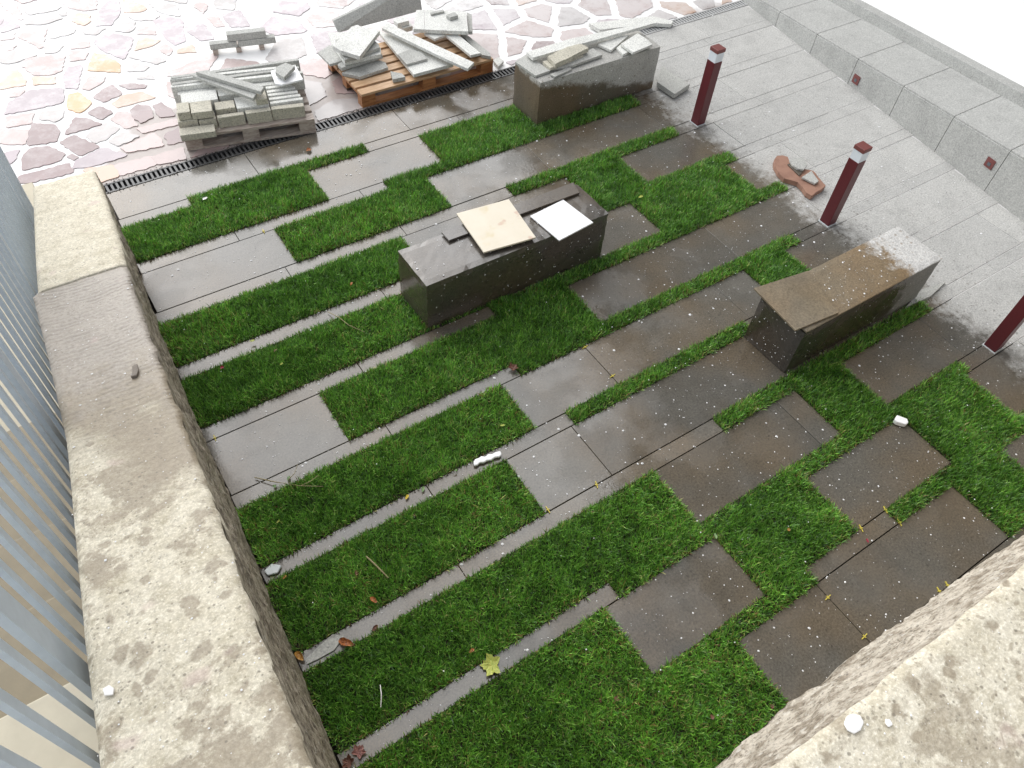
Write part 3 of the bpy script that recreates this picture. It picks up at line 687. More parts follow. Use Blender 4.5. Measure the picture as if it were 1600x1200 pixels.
G1 = 'stone pieces stacked on the left pallet'; G2 = 'stone offcuts heaped on the orange-brown pallet'; G3 = 'stone offcuts lying on the far bench'
def piece(fr, a0, a1, b0, b1, z0, z1, label, mat, name='kerbstone', group=G1, seed=0, rot=0):
    rot = rot or random.Random(label).uniform(-.045, .045)
    ca, sa = math.cos(rot), math.sin(rot); ma, mb_ = (a0 + a1) / 2, (b0 + b1) / 2
    f2 = lambda a, b, c: fr(ma + (a - ma) * ca - (b - mb_) * sa, mb_ + (a - ma) * sa + (b - mb_) * ca, c)
    n = 5; vs = []; 
    mbx = MB()
    mbx.box(a0, a1, b0, b1, z0, z1, f2)
    o = mbx.make(name, mat, bevel=.004); return tag(o, label, 'stone', group)
RB = M['rough_block']; OC = M['offcut']; OL = M['offcut_light']
h0 = .0342
piece(p1, -.004, .066, -.016, .012, h0, h0 + .014, 'rough kerbstone hanging over the front left corner of the grey pallet', RB)
piece(p1, -.003, .036, .018, .058, h0, h0 + .024, 'short rough block at the left end under two other blocks', RB)
piece(p1, .037, .072, .016, .046, h0, h0 + .022, 'rough block filling the front row second from the left', RB)
piece(p1, .001, .026, .022, .060, h0 + .0245, h0 + .042, 'small cream block, topmost at the left end of the grey pallet', RB)
piece(p1, .028, .070, .018, .060, h0 + .0245, h0 + .040, 'square cream block beside the small topmost block', RB)
piece(p1, .075, .130, .014, .026, h0, h0 + .024, 'kerbstone with a pale sawn top in the middle of the front row', RB)
piece(p1, .076, .116, .032, .062, h0, h0 + .032, 'short rough block behind the middle kerbstone', RB)
piece(p1, .134, .186, .012, .026, h0, h0 + .026, 'left half of the cracked long kerbstone in the front row', RB)
piece(p1, .1875, .256, .013, .027, h0, h0 + .026, 'right half of the cracked long kerbstone in the front row', RB)
piece(p1, .118, .185, .030, .075, h0, h0 + .030, 'flat pale slab behind the cracked kerbstone', OL, 'stone_slab')
piece(p1, .160, .184, .030, .068, h0 + .0305, h0 + .044, 'upright beige block in the middle of the grey pallet', RB)
lab = ['first', 'second', 'third', 'fourth', 'fifth']
for i in range(5):
    piece(p1, .188 - .0 * i, .258 - .003 * i, .031 + .0135 * i, .0405 + .0135 * i, h0, h0 + .030 + .001 * i, '%s narrow slab on edge behind the cracked kerbstone, right side of the grey pallet' % lab[i], OL, 'stone_slab', seed=i)
piece(p1, .012, .085, .066, .105, h0, h0 + .036, 'flat pale slab behind the square cream block', OL, 'stone_slab')
piece(p1, .088, .180, .080, .105, h0, h0 + .034, 'flat pale slab in the middle under the two crossed strips', OL, 'stone_slab')
for i in range(4):
    piece(p1, -.004 + .003 * (i % 2), .275 - .005 * (i % 3), .124 + .0125 * i, .134 + .0125 * i, h0, h0 + .040 + .0015 * i, '%s of the long slabs on edge along the back of the grey pallet' % lab[i], OC if i % 2 else OL, 'stone_slab')
piece(p1, .006, .240, .108, .122, h0, h0 + .030, 'low long slab in front of the tall ones on edge', OL, 'stone_slab')
A1 = (240, 40, 5.714)
def poly(name, off, pts, z, th, mat, label, cat='stone', group=None, jag=0.0, tilt=None, seed=0, bevel=.002):
    pl = [P(off[0] + a / off[2], off[1] + b / off[2], (z if not tilt else z + tilt[0] * (a - pts[0][0]) / 1000 + tilt[1] * (b - pts[0][1]) / 1000)) for a, b in pts]
    o = MB().prism(pl, th, jag, seed).make(name, mat, bevel=bevel); return tag(o, label, cat, group)
poly('stone_strip', A1, [(375, 412), (960, 590), (985, 545), (480, 395)], h0 + .062, .008, OC, 'rear one of two thin strips lying slantwise over the grey pallet', group=G1)
poly('stone_strip', A1, [(345, 445), (890, 650), (920, 600), (400, 440)], h0 + .053, .007, OC, 'front one of two thin strips lying slantwise over the grey pallet', group=G1)
poly('white_tray', A1, [(1045, 405), (1085, 515), (1140, 527), (1335, 478), (1270, 360), (1100, 385)], h0 + .047, .004, M['white_tile'], 'white curved tray with a grey stone lying on it', 'tray')
poly('stone_offcut', A1, [(1085, 415), (1165, 462), (1260, 360), (1180, 330), (1090, 370)], h0 + .060, .0085, OC, 'angular grey stone lying on the white tray', group=G1)
# small stack behind the grey pallet
q0 = P(334, 86, 0); frb = lambda a, b, c: (q0[0] + a * .97 + b * .24, q0[1] - a * .24 + b * .97, c)
GB = 'kerbstones stacked behind the grey pallet'
for i, (a, l) in enumerate(((.0, 'left'), (.055, 'middle'), (.11, 'right'))):
    tag(MB().box(a, a + .012, -.002, .04, 0, .012, frb).make('timber_bearer', M['wood_grey']), '%s timber bearer under the kerbstones behind the grey pallet' % l, 'bearer', GB)
tag(MB().box(-.004, .060, .0, .018, .0122, .026, frb).make('kerbstone', OC, bevel=.004), 'left low kerbstone on the bearers behind the grey pallet', 'stone', GB)
tag(MB().box(.062, .152, .0, .018, .0122, .027, frb).make('kerbstone', OC, bevel=.004), 'right low kerbstone on the bearers behind the grey pallet', 'stone', GB)
tag(MB().box(.040, .132, .002, .022, .0272, .044, frb).make('kerbstone', OC, bevel=.004), 'topmost kerbstone of the stack behind the grey pallet', 'stone', GB)

# ------------------------------------------------------------------ offcuts on the orange-brown pallet
C1 = (490, 0, 5.333); z = .0345
def p2c(pts, z_, th, mat, label, name='stone_slab', **k): return poly(name, C1, pts, z_, th, mat, label, group=G2, **k)
p2c([(235, 605), (385, 640), (620, 560), (600, 520), (540, 500), (330, 560)], z + .008, .0075, OC, 'jagged slab lying flat on the left front deck boards', jag=.001)
p2c([(35, 435), (135, 535), (260, 500), (330, 420), (130, 375)], z + .018, .006, OC, 'slab sticking out beyond the left end of the orange-brown pallet')
p2c([(200, 535), (235, 565), (575, 460), (540, 420), (300, 470)], z + .018, .008, OC, 'rough-edged slab under the left pile, its front edge showing', jag=.001)
p2c([(120, 270), (150, 360), (260, 520), (560, 450), (560, 400), (420, 260)], z + .027, .008, OL, 'middle slab of the left pile')
p2c([(180, 330), (260, 500), (550, 395), (545, 370), (420, 260)], z + .036, .008, OC, 'slab just under the topmost square one of the left pile')
p2c([(160, 380), (225, 420), (385, 468), (550, 255), (395, 220), (365, 205), (315, 222)], z + .050, .010, OL, 'square slab topmost of the left pile')
p2c([(535, 255), (835, 620), (1165, 530), (960, 400), (700, 300)], z + .016, .008, OL, 'large wedge-shaped slab pointing away in the middle')
p2c([(700, 450), (775, 535), (950, 488), (900, 430), (790, 415)], z + .022, .0055, OC, 'small slab lying on the large wedge-shaped slab')
p2c([(568, 232), (612, 190), (1338, 520), (1285, 572), (1100, 490)], z + .034, .007, OL, 'long strip lying slantwise across the pile')
p2c([(640, 592), (660, 660), (765, 640), (735, 610)], z + .010, .009, OC, 'small wedge of stone on the front deck board')
p2c([(920, 275), (1010, 325), (1105, 285), (1100, 262)], z + .024, .006, OL, 'slab tucked under the big rectangular slabs')
p2c([(830, 240), (925, 245), (925, 80), (855, 82)], z + .036, .009, OL, 'narrow slab beside the big rectangular slab at the back right')
p2c([(928, 246), (1290, 262), (1268, 95), (928, 80)], z + .036, .009, OL, 'big rectangular slab at the back right with two small stones on it')
p2c([(1292, 262), (1325, 262), (1318, 120), (1275, 100)], z + .026, .008, OC, 'slab edge showing right of the big rectangular slab')
p2c([(970, 102), (980, 118), (1090, 92), (1080, 76)], z + .041, .0045, OC, 'thin sliver lying on the big rectangular slab', 'stone_chip')
p2c([(1105, 125), (1140, 145), (1205, 125), (1175, 98)], z + .045, .0085, OC, 'lump of stone lying on the big rectangular slab', 'stone_chip')
p2c([(665, 165), (700, 195), (795, 172), (765, 135), (690, 148)], z + .030, .011, OL, 'upper one of two small blocks beside the upright slab', 'stone_chip')
p2c([(695, 205), (750, 235), (825, 215), (800, 180), (730, 190)], z + .018, .012, OL, 'lower one of two small blocks beside the upright slab', 'stone_chip')
for i, (l, m_) in enumerate((('bottom', OC), ('middle', OL), ('topmost', OL))):
    dz = .0075 * i
    p2c([(1100 - 0 * i, 290), (1310, 452 + 8), (1392, 435 + 6), (1200, 282)], z + .008 + dz, .0068, m_, '%s strip of the stack of three at the right end' % l)
p2c([(1225, 285), (1400, 455), (1478, 470), (1470, 440), (1330, 330), (1260, 275)], z + .0085, .008, OC, 'strip at the far right end of the orange-brown pallet')
p2c([(1495, 500), (1540, 555), (1585, 505), (1540, 475)], .008, .007, OL, 'small slab on the paving at the right end of the orange-brown pallet')
# upright slab leaning at the back of the pallet
a = P(490 + 205 / 5.333, 255 / 5.333, .040); b = P(490 + 905 / 5.333, 70 / 5.333, .040)
dv = Vector((b[0] - a[0], b[1] - a[1], 0)).normalized(); nv = Vector((-dv.y, dv.x, 0))
def up_(s, off, zz): return tuple(Vector((a[0], a[1], 0)) + dv * s + nv * off + Vector((0, 0, zz)))
L_ = math.dist(a[:2], b[:2]); H_ = .068
vs = [up_(0, .0, .0345), up_(L_, .0, .0345), up_(L_, .008, .0345), up_(0, .008, .0345), up_(0, .022, .0345 + H_ * .30), up_(L_ + .004, .022, .0345 + H_), up_(L_ + .004, .030, .0345 + H_), up_(0, .030, .0345 + H_ * .30)]
o = MB().add(vs, [(0, 3, 2, 1), (4, 5, 6, 7), (0, 1, 5, 4), (2, 3, 7, 6), (1, 2, 6, 5), (3, 0, 4, 7)]).make('stone_slab', OC, bevel=.003)
tag(o, 'long slab standing on edge at the back of the orange-brown pallet', 'stone', G2)

# ------------------------------------------------------------------ offcuts on the far bench
C2 = (780, 30, 5); z = .1085
def b1c(pts, z_, th, mat, label, name='stone_slab', **k): return poly(name, C2, pts, z_, th, mat, label, group=G3, **k)
b1c([(125, 330), (285, 440), (400, 400), (320, 345), (215, 270)], z + .006, .0055, OC, 'flat slab at the left front corner of the far bench')
b1c([(212, 255), (265, 300), (1208, 32), (1195, 15), (560, 150)], z + .018, .0075, OL, 'long plank-like slab along the back of the far bench')
b1c([(400, 385), (570, 360), (808, 275), (735, 225), (560, 300)], z + .008, .006, OC, 'slab under the rough block on the far bench')
b1c([(340, 330), (400, 380), (440, 372), (660, 280), (600, 255)], z + .012, .0065, RB, 'rough flat stone directly under the topmost rough block', jag=.0012)
b1c([(378, 290), (440, 350), (700, 225), (640, 190), (530, 215)], z + .022, .0095, RB, 'topmost rough-edged block on the far bench', jag=.0012, seed=4)
b1c([(398, 428), (435, 450), (570, 388), (548, 372)], z + .004, .0038, OC, 'thin dark sliver near the front edge of the far bench', 'stone_chip')
b1c([(770, 195), (875, 242), (1015, 122), (940, 130)], z + .0075, .006, OL, 'triangular slab towards the right of the far bench')
b1c([(915, 225), (968, 275), (1018, 250), (950, 195)], z + .006, .006, OL, 'small lump between the triangular and the five-sided slab', 'stone_chip')
b1c([(952, 190), (1045, 260), (1198, 195), (1155, 155), (1082, 108)], z + .014, .006, OL, 'five-sided slab at the right end of the far bench')
b1c([(1235, 490), (1372, 585), (1492, 505), (1380, 440), (1270, 362)], .0165, .012, OC, 'square slab lying on the paving at the right end of the far bench')['group'] = 'stone slabs left on the ground'
poly('stone_slab', C2, [(700, 30), (790, 82), (1220, 30), (1345, 38), (1360, 14), (1200, -25)], .012, .010, OL, 'large pale slab lying on the square behind the far bench', group='stone slabs left on the ground')

# ------------------------------------------------------------------ tiles and strip on the middle bench
C3 = (500, 250, 3)
tag(MB().prism(PP(*C3, [(570, 338), (605, 376), (1217, 152), (1188, 104)], .1125), .0038).make('stone_strip', M['bench_mid'], bevel=.001), 'long dark stone strip under the beige tile on the middle bench', 'stone')
vz = [.1185, .1185, .1145, .1145]
pts = [P(500 + a / 3, 250 + b / 3, zz) for (a, b), zz in zip([(640, 250), (885, 183), (1012, 362), (768, 432)], (.1185, .1185, .116, .116))]
tag(MB().prism(pts, .0032).make('beige_tile', M['travertine'], bevel=.001), 'square beige travertine tile with yellow and pink stains on the middle bench', 'tile')
tag(MB().prism(PP(*C3, [(985, 262), (1140, 185), (1281, 292), (1122, 376)], .1105), .0025).make('white_tile', M['white_tile'], bevel=.001), 'square blank white tile on the right half of the middle bench', 'tile')

# ------------------------------------------------------------------ broken terracotta piece with stones on it
C4 = (1180, 210, 7.5)
tag(MB().prism(PP(*C4, [(222, 300), (255, 250), (320, 243), (385, 262), (410, 320), (560, 400), (680, 425), (760, 520), (828, 598), (765, 650), (662, 718), (600, 680), (560, 620), (500, 560), (420, 535), (340, 515), (270, 440), (232, 370)], .012), .011, .0012, 3).make('terracotta_piece', M['terracotta'], bevel=.002), 'broken reddish terracotta piece lying by the middle bollard', 'rubble')
poly('stone_chip', C4, [(400, 300), (470, 270), (560, 272), (615, 350), (570, 412), (500, 400), (440, 360)], .020, .0045, OC, 'upper flat grey chip lying on the terracotta piece')
poly('stone_chip', C4, [(380, 345), (440, 335), (560, 430), (520, 480)], .0155, .003, M['wet_offcut'], 'narrow dark chip wedged between the two flat ones on the terracotta')
poly('stone_chip', C4, [(545, 500), (660, 425), (745, 545), (700, 575)], .0185, .0042, OC, 'lower flat grey chip lying on the terracotta piece')

c_ = P(1414, 57, .062); rub = MB()
for k_, (dx, dy, s_) in enumerate(((0, 0, .010), (-.014, .004, .006), (.012, -.005, .007), (-.004, .010, .004))):
    pl = [(c_[0] + dx + s_ * math.cos(a_ + k_) * (1 + .3 * math.sin(3 * a_)), c_[1] + dy + s_ * .6 * math.sin(a_ + k_), sz(c_[1]) + .004 + s_ * .35) for a_ in [i * math.tau / 6 for i in range(6)]]
    rub.prism(pl, s_ * .34)
tag(rub.make('mortar_crumbs', M['wet_offcut']), 'crumbled piece of dark mortar lying on the long seat wall', 'rubble')

# slab stub beside the right end of the near bench
tag(MB().prism([P(1455, 462, .006), P(1478, 440, .006), P(1440, 452, .006), P(1415, 480, .006)], .006).make('stone_strip', OC, bevel=.001), 'thin grey strip lying behind the pale end of the near bench', 'stone')

# ------------------------------------------------------------------ litter: leaves, twigs, foam, spacers
def leaf(u, v, size, ang, mat, label, z=.001, shape='oval', curl=.25, group=None):
    """leaf with a raised midrib and curled rim; size in photo pixels"""
    c = Vector(P(u, v, z)); e = Vector(P(u + 1, v, z)); k_ = (e - c).length
    R_ = size * k_ * .42; rr = random.Random(int(u * 7 + v)); pts = []
    if shape == 'maple':
        tab = [(0, 1.15), (12, .84), (24, .9), (34, .68), (48, .8), (60, 1.12), (74, .88), (86, .84), (96, .62), (116, .78), (132, .92), (146, .66), (165, .46), (180, .34)]
        tab = tab + [(360 - a, r) for a, r in tab[-2:0:-1]]
        ol = [(math.cos(math.radians(a)) * r, math.sin(math.radians(a)) * r) for a, r in tab]
    elif shape == 'scrap':
        ol = [(math.cos(a) * rr.uniform(.55, 1.05), math.sin(a) * rr.uniform(.4, .9)) for a in [i * math.tau / 9 for i in range(9)]]
    else:
        ol = []
        for i in range(16):
            a = i * math.tau / 16; ol.append((math.cos(a), math.sin(a) * .46 * (1 + .25 * math.cos(a)) + rr.uniform(-.04, .04)))
    ca, sa = math.cos(ang), math.sin(ang); vs = [tuple(c + Vector((0, 0, .0012)))]; n = len(ol)
    for ring, f in ((1, .5), (2, 1)):
        for x, y in ol:
            x *= f * R_; y *= f * R_; zz = curl * .8 * abs(y) * (1.2 if f == 1 else .4) + rr.uniform(0, .22) * R_ * f
            vs.append((c.x + x * ca - y * sa, c.y + x * sa + y * ca, c.z + .0006 + zz))
    fs = []
    for i in range(n):
        j = (i + 1) % n; fs.append((0, 1 + i, 1 + j)); fs.append((1 + i, 1 + n + i, 1 + n + j, 1 + j))
    o = link('leaf', vs, fs, mat); sm = o.modifiers.new('thickness', 'SOLIDIFY'); sm.thickness = .0006
    return tag(o, label, 'leaf', group or 'fallen leaves scattered over the garden')
gz = .007
leaf(770, 1040, 44, 2.6, LM['yellow'], 'large pale yellow-green maple leaf on the lowest paving strip', .003, 'maple', .12)
leaf(584, 938, 17, 1.9, LM['orange'], 'bright orange leaf on the turf left of centre, near the stick', gz, 'oval', .5)
leaf(557, 896, 12, 1.2, LM['brown'], 'small brown leaf on the turf above the bright orange one', gz, 'oval', .5)
leaf(541, 1005, 30, 2.3, LM['orange'], 'long curled orange-brown leaf beside the pale stone scrap', .003, 'oval', .7)
leaf(586, 982, 15, .3, LM['brown'], 'small curled brown leaf at the turf edge right of the long curled one', .003, 'oval', .7)
leaf(468, 1026, 24, 1.8, LM['gold'], 'golden brown leaf against the foot of the left wall', .004, 'oval', .7)
leaf(560, 1176, 28, .5, LM['pink'], 'dusky pink maple leaf at the bottom end of the lowest paving strip', .003, 'maple', .3)
leaf(545, 1192, 26, 2.2, LM['brown'], 'dark brown withered leaf beside the dusky pink one', .004, 'maple', .5)
leaf(737, 1017, 12, .1, LM['orange'], 'small orange leaf on the turf left of the large yellow maple leaf', gz)
leaf(801, 576, 20, .3, LM['red'] if 0 else LM['brown'], 'reddish brown leaf at the turf edge below the middle bench', .004, 'maple', .5)
leaf(483, 235, 12, 0, LM['orange'], 'bright orange blossom on the paving near the drain', .003, 'scrap', .4)
leaf(347, 575, 10, 0, LM['red'], 'crimson petal on the turf beside the left wall', gz, 'scrap', .5)
leaf(636, 777, 11, .6, LM['bright'], 'bright yellow leaf on the paving strip left of the white foam', .003)
leaf(661, 765, 12, .9, LM['green'], 'pale green leaf beside the small yellow one', .003)
leaf(600, 980, 11, 1.2, LM['green'], 'green leaf on the paving above the long curled brown leaf', .003)
leaf(451, 748, 11, .9, LM['green'], 'green leaf beside the forked twig', .003)
leaf(430, 760, 10, .9, LM['green'], 'darker green leaf left of the forked twig', .003, 'scrap')
leaf(383, 850, 10, .9, LM['gold'], 'small yellow-brown leaf against the left wall above the plastic scrap', gz)
leaf(445, 902, 9, .5, LM['gold'], 'small orange-yellow leaf right of the plastic scrap', gz)
leaf(320, 311, 12, .2, M['plaster'], 'white petal on the upper left turf', gz, 'scrap', .3)
leaf(712, 898 - 163, 7, .2, LM['green'], 'tiny pale leaf on the turf left of the foam', gz)
leaf(680, 706, 8, .2, LM['yellow'], 'tiny yellow leaf on the turf in the middle', gz) if 0 else None
leaf(785, 665, 9, -.3, LM['yellow'], 'short yellow leaf on the turf above the white foam', gz)
leaf(1118, 838, 11, 1.2, LM['green'], 'pale leaf at the corner between two turf patches', gz)
leaf(1232, 828, 9, .2, LM['gold'], 'tiny golden leaf on the large turf patch', gz, 'scrap')
leaf(1355, 845, 8, 1.1, LM['red'], 'tiny red leaf on the narrow paver by the yellow spacers', .003)
leaf(1338 - 400, 1094, 0.1 + 8, 1.1, LM['brown'], 'tiny brown leaf on the bottom turf', gz)
leaf(1112, 1120, 12, .8, LM['brown'], 'brown scrap of leaf on the bottom right turf', gz, 'scrap')
leaf(1206, 1104, 12, .8, LM['brown'], 'brown leaf at the turf edge near the bottom right wall', gz, 'scrap')
leaf(963, 1092, 14, .3, LM['brown'], 'curled brown leaf on the turf below the puddled paver', gz, 'scrap')
leaf(625, 843, 8, .4, LM['yellow'], 'tiny cream leaf low on the turf', gz) if 0 else None
leaf(430, 478 + 70, 8, .4, LM['pink'], 'small pinkish leaf on the fourth turf strip', gz)
leaf(440, 569, 8, .4, LM['yellow'], 'small pale yellow leaf left of the pinkish one', gz)
leaf(549, 444, 9, .8, LM['orange'], 'small orange leaf on the turf left of the middle bench', gz)
leaf(394, 533, 10, -.2, LM['yellow'], 'pale leaf across the turf edge below the second turf strip', gz)
leaf(668, 460 + 355, 8, .2, LM['gold'], 'tiny golden leaf near the lower left turf', gz) if 0 else None
leaf(435, 800 + 15, 8, .4, LM['yellow'], 'tiny cream leaf on the turf beside the left wall', gz)
leaf(1001, 308, 11, .1, LM['yellow'], 'short straw-coloured leaf on the turf right of the middle bench', gz)
def twig(pts, r, label, z=.004):
    pl = [P(u, v, z + dz) for u, v, dz in pts]; return pl
t1 = MB().tube(twig([(398, 746, 0), (430, 753, .004), (468, 759, .007), (505, 760, .006)], 0, ''), [.0009, .0008, .0006, .0004])
t1.tube(twig([(470, 759, .007), (485, 752, .008), (497, 743, .008)], 0, ''), [.0006, .0005, .0004]); t1.tube(twig([(450, 750, .003), (460, 740, .009), (465, 726, .008)], 0, ''), [.0006, .0005, .0004])
tag(t1.make('twig', M['twig']), 'thin forked twig lying across the paving strip by the left wall', 'twig')
tag(MB().tube(twig([(572, 869, .003), (584, 880, .005), (596, 892, .005), (607, 903, .003)], 0, ''), [.0011, .0013, .0012, .0009]).make('twig', M['twig']), 'short thick stick on the turf above the bright orange leaf', 'twig')
tag(MB().tube(twig([(512, 487, .0), (530, 496, .006), (545, 508, .007), (570, 519, .004)], 0, ''), [.0006, .0007, .0006, .0004]).make('twig', M['twig']), 'thin straw lying across the turf left of the middle bench', 'twig')
tag(MB().tube(twig([(594, 1070, .006), (596, 1085, .009), (595, 1105, .007)], 0, ''), [.0006, .0007, .0005]).make('twig', M['plaster']), 'pale straw on the dark turf near the bottom', 'twig')
def lump(name, pts, z, th, mat, label, cat):
    rr = random.Random(len(label)); o = MB().prism([P(u, v, z) for u, v in pts], th).make(name, mat, bevel=.006); return tag(o, label, cat)
lump('foam_piece', [(740, 722), (742, 717), (748, 715), (752, 712), (758, 713), (763, 709), (769, 709), (774, 706), (782, 704), (784, 709), (781, 713), (773, 714), (768, 718), (761, 719), (756, 722), (750, 722), (746, 726), (741, 727)], .0065, .005, M['foam'], 'knobbly bar of white foam on the paving strip in the middle', 'foam')
lump('plastic_scrap', [(412, 892), (424, 880), (440, 883), (434, 895), (418, 899)], .0045, .003, M['plastic'], 'crumpled clear plastic scrap beside the left wall', 'plastic')
lump('plastic_cup', [(1398, 655), (1402, 648), (1418, 654), (1420, 660), (1416, 663), (1402, 659)], .0105, .009, M['foam'], 'small white cup-like scrap at the corner of two turf patches', 'plastic')
lump('stone_scrap', [(477, 1030), (492, 1015), (520, 990), (538, 994), (522, 1016), (497, 1030), (480, 1038)], .0022, .0015, M['offcut'], 'pale flat scrap on the paving by the curled brown leaf', 'scrap')
lump('plaster_splash', [(1319, 1130), (1324, 1118), (1333, 1114), (1345, 1117), (1351, 1128), (1346, 1140), (1336, 1146), (1325, 1141)], RZ + .0025, .002, M['plaster'], 'round white plaster splash on the right wall top', 'plaster')
lump('plaster_splash', [(1384, 1122), (1392, 1124), (1396, 1132), (1389, 1136), (1384, 1130)], RZ + .002, .0015, M['plaster'], 'tiny white plaster splash right of the round one', 'plaster')
def onwall(u, v, dz=0):
    d = RW.T @ np.array([u - 800, v - 600, FPX]); t_ = (.56 + dz - 1) / (d[2] + .30 * d[1]); return (d[0] * t_, d[1] * t_, 1 + d[2] * t_)
o = MB().prism([onwall(u, v, .004) for u, v in [(206, 572), (214, 568), (216, 578), (213, 586), (204, 588), (207, 580)]], .0035).make('bark_piece', M['sandpipe'], bevel=.001); tag(o, 'piece of grey bark lying on the ridged part of the left wall', 'rubble')  # bark lying on the capping, then a plain tag
o = MB().prism([onwall(u, v, .003) for u, v in [(160, 1076), (170, 1070), (178, 1075), (176, 1085), (163, 1086)]], .002).make('plaster_splash', M['plaster'], bevel=.001); tag(o, 'small white plaster flake on the near left wall top', 'plaster')
sp_lab = ['below the middle turf corner', 'between the foam and the long turf', 'at the upper joint beside the small red leaf', 'at the turf end beside the small red leaf', 'at the turf end above the large bottom right paver',
          'highest on the short joint by the right wall', 'lowest on the short joint by the right wall', 'right one of two against the right wall', 'left one of two against the right wall', 'beside the left wall',
          'highest on the joint right of the middle', 'lowest on the joint right of the middle', 'at the left joint near the upper turf']
for (u, v, a), l in zip([(932, 758, .9), (856, 797, 1.2), (1345, 826, .9), (1383, 797, .9), (1405, 817, .9), (1293, 934, -.2), (1350, 995, -.2), (1480, 915, .9), (1467, 924, .9), (336, 685, 1.2), (914, 543, -.2), (957, 588, -.2), (412, 362, 1.2)], sp_lab):
    c = P(u, v, 0); mb = MB(); ang = a + .3
    for s_ in (0, math.pi / 2):
        fr_ = lambda p, q, r, s_=s_: (c[0] + p * math.cos(ang + s_) - q * math.sin(ang + s_), c[1] + p * math.sin(ang + s_) + q * math.cos(ang + s_), r)
        w_ = .006 if s_ == 0 else .0025
        mb.box(-w_, w_, -.0006, .0006, .0004 + s_ * .0002, .002 + s_ * .0002, fr_)
    tag(mb.make('tile_spacer', M['yellow']), 'yellow tile spacer ' + l, 'spacer', 'yellow tile spacers left in the joints')

# ------------------------------------------------------------------ white flecks scattered everywhere
fv = []; ff = []
def fleck(c, nrm, r, seed_ang, el=1.0):
    n = Vector(nrm).normalized(); a = n.orthogonal().normalized(); b_ = n.cross(a); k0 = len(fv); m_ = 6
    c = Vector(c)
    for i in range(m_):
        t_ = seed_ang + i * math.tau / m_; rr = r * random.uniform(.7, 1.15); fv.append(tuple(c + a * math.cos(t_) * rr * el + b_ * math.sin(t_) * rr + n * .0002))
    fv.append(tuple(c + n * (.0002 + r * .5)))
    for i in range(m_): ff.append((k0 + i, k0 + (i + 1) % m_, k0 + m_))
def in_turf(x, y): return any(a <= x <= b and c <= y <= d for a, b, c, d, _ in turf_rects)
def rad(): return .00040 * math.exp(random.gauss(.35, .6))
cnt = 0
while cnt < 5000:
    x = random.uniform(0, 1.75); y = random.uniform(0, 1.46)
    if x < base_x(y) or x > seat_x(y) or in_turf(x, y): continue
    if .42 < x < .81 and .81 < y < .915 or .9 < x < 1.27 and .41 < y < .515 or .94 < x < 1.3 and 1.235 < y < 1.34: continue
    if x > 1.3 and random.random() < .6: cnt += 1; continue
    fleck((x, y, .0004), (0, 0, 1), min(.0026, rad()), random.random()); cnt += 1
for _ in range(150): fleck((random.uniform(.43, .80), random.uniform(.815, .91), .1078), (0, 0, 1), min(.0018, rad()), 0)
for _ in range(230): fleck((random.uniform(.91, 1.25), random.uniform(.417, .509), .1095), (0, 0, 1), min(.0022, rad()), 0)
for _ in range(130): fleck((random.uniform(.43, .80), .8108, random.uniform(.004, .105)), (0, -1, 0), min(.0014, rad()), 0)
for _ in range(60): fleck((random.uniform(.91, 1.2), .4105, random.uniform(.004, .1)), (0, -1, 0), min(.0014, rad()), 0)
for _ in range(70): fleck((.9040, random.uniform(.415, .51), random.uniform(.004, .1)), (-1, 0, 0), min(.0013, rad()), 0)
for _ in range(90): fleck((random.uniform(.955, 1.29), 1.2368, random.uniform(.004, .1)), (0, -1, 0), min(.0018, rad()), 0)
for _ in range(700):
    y = random.uniform(0.05, 1.1); s = random.random(); x = (out_x(y) if y < .86 else out_far(y)) * (1 - s) + in_x(y) * s
    fleck((x, y, wz(y) + .0008), (0, .29, 1), min(.0013, rad() * .62), 0)
for _ in range(420):
    x = random.uniform(.12, .6); fleck((x, random.uniform(-.12, -.02), RZ + .0006), (0, 0, 1), min(.0010, rad() * .5), 0)
for _ in range(260):
    x = random.uniform(0, 1.2); y = random.choice(turf_rects); 
    a_0, b_0 = max(y[0], 0), y[1]; fleck((random.uniform(a_0, b_0), random.uniform(y[2], y[3]), .0075), (0, 0, 1), min(.0012, rad()), 0)
tag(link('white_flecks', fv, ff, M['white'], origin=(0, 0, 0)), 'small white flecks scattered over paving, benches and walls', 'debris', kind='stuff')

# ------------------------------------------------------------------ crumbs of soil along the turf edges
cv = MB()
for (a, b, c, d, i) in turf_rects:
    a = max(a, base_x((c + d) / 2)); 
    for _ in range(int((b - a) * 260)):
        x = random.uniform(a, b); y = random.choice((c - random.uniform(0, .004), d + random.uniform(0, .003))); s = random.uniform(.0003, .0011)
        if in_turf(x, y): continue
        cv.box(x - s, x + s, y - s * .8, y + s * .8, 0.0004, s)
for _ in range(900):
    x = random.uniform(.05, 1.0); y = random.choice((1.4865, 1.4525)) + random.gauss(0, .003); s = random.uniform(.0003, .0012); cv.box(x - s, x + s, y - s * .7, y + s * .7, .0003, s)
tag(cv.make('soil_crumbs', M['soil'], origin=(0, 0, 0)), 'dark crumbs of soil along the turf edges', 'soil', kind='stuff')

